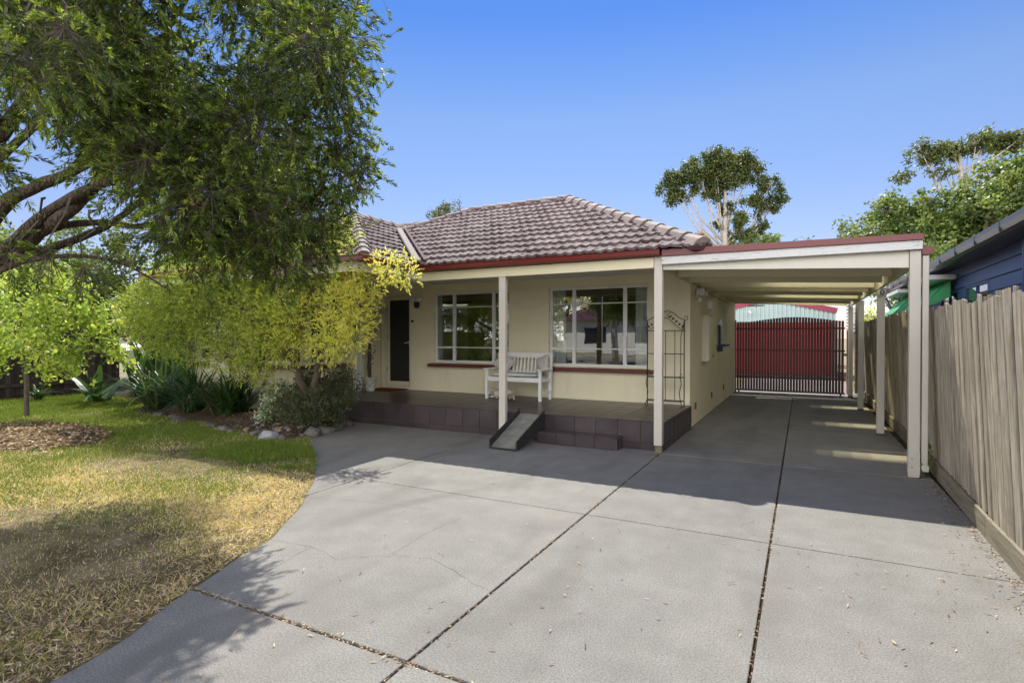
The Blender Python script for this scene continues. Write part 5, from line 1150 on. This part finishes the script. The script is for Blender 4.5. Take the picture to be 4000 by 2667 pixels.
shrub('leafy_shrub',(-7.3,6.9,.12),[(-7.75,6.55,.35,.3),(-7.45,6.5,.45,.35),(-7.15,6.6,.45,.33),(-6.95,6.75,.42,.3),(-7.5,6.8,.72,.3),(-7.05,6.95,.78,.27),(-7.25,6.75,.62,.33),(-6.85,7.05,.62,.25),(-6.98,7.1,.9,.2),(-7.6,6.45,.2,.22),(-7.2,6.4,.2,.22)],15000,.042,.022,M['shrubleaf'],'dense dark green small leaved shrub at porch end of bed')
shrub('variegated_shrub',(-7.95,6.4,.1),[(-7.95,6.35,.32,.17),(-7.9,6.38,.52,.16),(-7.80,6.42,.7,.13),(-8.05,6.3,.22,.13)],1300,.055,.034,M['varieg'],'white and green variegated shrub at the front of the bed')
shrub('vine_weed',(1.27,7.75,.0),[(1.2,7.72,.16,.08),(1.22,7.75,.28,.07)],90,.07,.055,M['lime'],'bright green weed sprouting between carport post and fence')
strap('weed_tuft',(-1.72,7.48,0),16,.10,.008,'tiny green weed in the concrete joint at corner post foot',M['grass'],'weed',seg=4)
# ---------------------------------------------------------------- grass and litter
def vnoise(x,y,s,seed):
    r=np.random.default_rng(seed);k=r.normal(size=(10,2))*s;p=r.random(10)*6.28
    return sum(np.sin(x*k[i,0]+y*k[i,1]+p[i]) for i in range(10))/4.5
EX=np.array([e[1] for e in EDGE]);EY=np.array([e[0] for e in EDGE])
def lawnpts(n,near):
    x=RNG.uniform(-17.6,-2.2,n);y=RNG.uniform(.2,8.6,n)
    ok=x<np.interp(y,EY,EX)-.02
    ok&=y<np.interp(-x,[0,6.99,7.0,7.6,8.6,9.6,10.6,11.6,12.4,13.2,15,17.4],[99,99,5.95,5.95,6.1,6.3,6.45,6.5,6.6,7.2,7.9,8.0])+.04
    ok&=~(((x+11)/1.7)**2+((y-4.15)/.9)**2<1)
    z=-.4648*x+.8854*y;xc=.8854*x+.4648*y;ok&=(z>1.8)&(xc>-z*1.0)
    ok&=RNG.random(n)<np.clip((near/np.maximum(z,1))**1.6,0,1)
    return x[ok],y[ok],z[ok]
x,y,z=lawnpts(2300000,4.6)
g_=vnoise(x,y,1.1,3)*.5+vnoise(x,y,4,5)*.35;far=np.clip((z-6.6)/3,0,1);edg=np.clip((np.interp(y,EY,EX)-x)/1.8,0,1)
green=np.clip(.16+.55*g_+.80*far-.30*(1-edg)*(y<4.6)+.45*((x>-7.2)&(y>4.6)&(y<5.7)),0,1)
keep=RNG.random(len(x))<(.45+.55*green)*np.clip(.75+.6*vnoise(x,y,5,12),.15,1)*np.where((1-edg)>.75,.55,1);x,y,z,green=x[keep],y[keep],z[keep],green[keep]
n=len(x);print('grass',n)
isg=RNG.random(n)<green;rr=np.where(isg,RNG.random(n)*.5,.5+RNG.random(n)*.5)
lean=np.where(isg,.9,2.6);D=nrm(np.stack([RNG.normal(size=n)*lean*.6,RNG.normal(size=n)*lean*.6,np.ones(n)],1));S=nrm(np.cross(D,rdir(n)))
P=np.stack([x,y,np.zeros(n)-.01],1);hh=np.where(isg,.035+.03*RNG.random(n),.03+.035*RNG.random(n))*(1+.35*far[keep]);ww=(.0045+.0016*z)*.8
V=np.empty((n,3,3));V[:,0]=P-S*ww[:,None]/2;V[:,1]=P+S*ww[:,None]/2;V[:,2]=P+D*hh[:,None]
o=npmesh('lawn_grass',V.reshape(-1,3),3,rr,M['grass']);tag(o,'patchy green and straw coloured short grass over the front lawn','grass',kind='stuff')
# taller tufts near the bed corner
k=5000;x=RNG.uniform(-7.3,-5.4,k);y=RNG.uniform(4.5,5.85,k);ok=(x<np.interp(y,EY,EX)-.03)&(vnoise(x,y,3,9)>-.3);x,y=x[ok],y[ok];n=len(x)
D=nrm(np.stack([RNG.normal(size=n)*.5,RNG.normal(size=n)*.5,np.ones(n)],1));o=npmesh('long_grass',leafq(np.stack([x,y,0*x],1),D,nrm(np.cross(D,rdir(n))),.07+.07*RNG.random(n),.008),4,RNG.random(n)*.45,M['grass']);tag(o,'longer green grass tufts by the driveway curve and rocks','grass',kind='stuff')
# dry leaf litter
def litter(name,x,y,z,L,W,label,rr=None):
    n=len(x);D=nrm(np.stack([RNG.normal(size=n),RNG.normal(size=n),RNG.normal(size=n)*.08],1));S=nrm(np.cross(D,Z+RNG.normal(size=(n,3))*.25))
    o=npmesh(name,leafq(np.stack([x,y,z],1),D,S,L*(.6+.7*RNG.random(n)),W,0),4,RNG.random(n) if rr is None else rr,M['litter']);return tag(o,label,'leaf litter',kind='stuff')
x,y,z=lawnpts(230000,3.0);e=np.interp(y,EY,EX)-x;ok=RNG.random(len(x))<np.clip(1.0-e/2.2,.16,1)*np.clip(.7+.5*vnoise(x,y,2,8),.1,1)
x,y,z=x[ok],y[ok],z[ok];print('lit',len(x));litter('leaf_litter',x,y,.008+RNG.random(len(x))*.03,.055,.009,'narrow dry fallen leaves scattered through the lawn edge')
X_=[];Y_=[]
def line(ax,c,a,b,n,w_):
    t=RNG.uniform(a,b,n);s=c+RNG.normal(size=n)*w_
    if ax=='x': X_.extend(s);Y_.extend(t)
    else: X_.extend(t);Y_.extend(s)
line('x',-.211,-1,7.6,380,.007);line('x',-.211,7.6,16,120,.008);line('x',-1.711,1.2,7.6,330,.008);line('y',2.152,-3.4,-1.7,260,.012);line('y',2.15,-1.7,-.2,160,.012);line('y',4.695,-5,1.2,120,.008);line('x',-4.4,4,7.6,50,.008)
litter('joint_litter',np.array(X_),np.array(Y_),-.004+RNG.random(len(X_))*.006,.028,.009,'crumbled dry leaves caught in the driveway joints')
X_=[];Y_=[];line('x',1.235,1.5,7.5,520,.035);line('x',1.15,2.5,7.5,110,.10);line('x',1.23,8,16,260,.05)
n=170;X_.extend(RNG.uniform(-3.6,1.2,n));Y_.extend(RNG.uniform(1.3,6,n));n=60;X_.extend(RNG.uniform(.2,1.2,n));Y_.extend(RNG.uniform(2,5,n))
n=40;X_.extend(RNG.uniform(-6.5,-3,n));Y_.extend(RNG.uniform(4,7.4,n))
litter('driveway_leaves',np.array(X_),np.array(Y_),.006+RNG.random(len(X_))*.012,.042,.009,'loose tan leaves scattered over the concrete and fence foot')
n=900;x=RNG.uniform(-9.5,-7,n);y=RNG.uniform(5.95,6.7,n);litter('bed_litter',x,y,np.array([bz(a,b)+.02 for a,b in zip(x,y)]),.05,.022,'brown leaf litter lying over the garden bed soil')
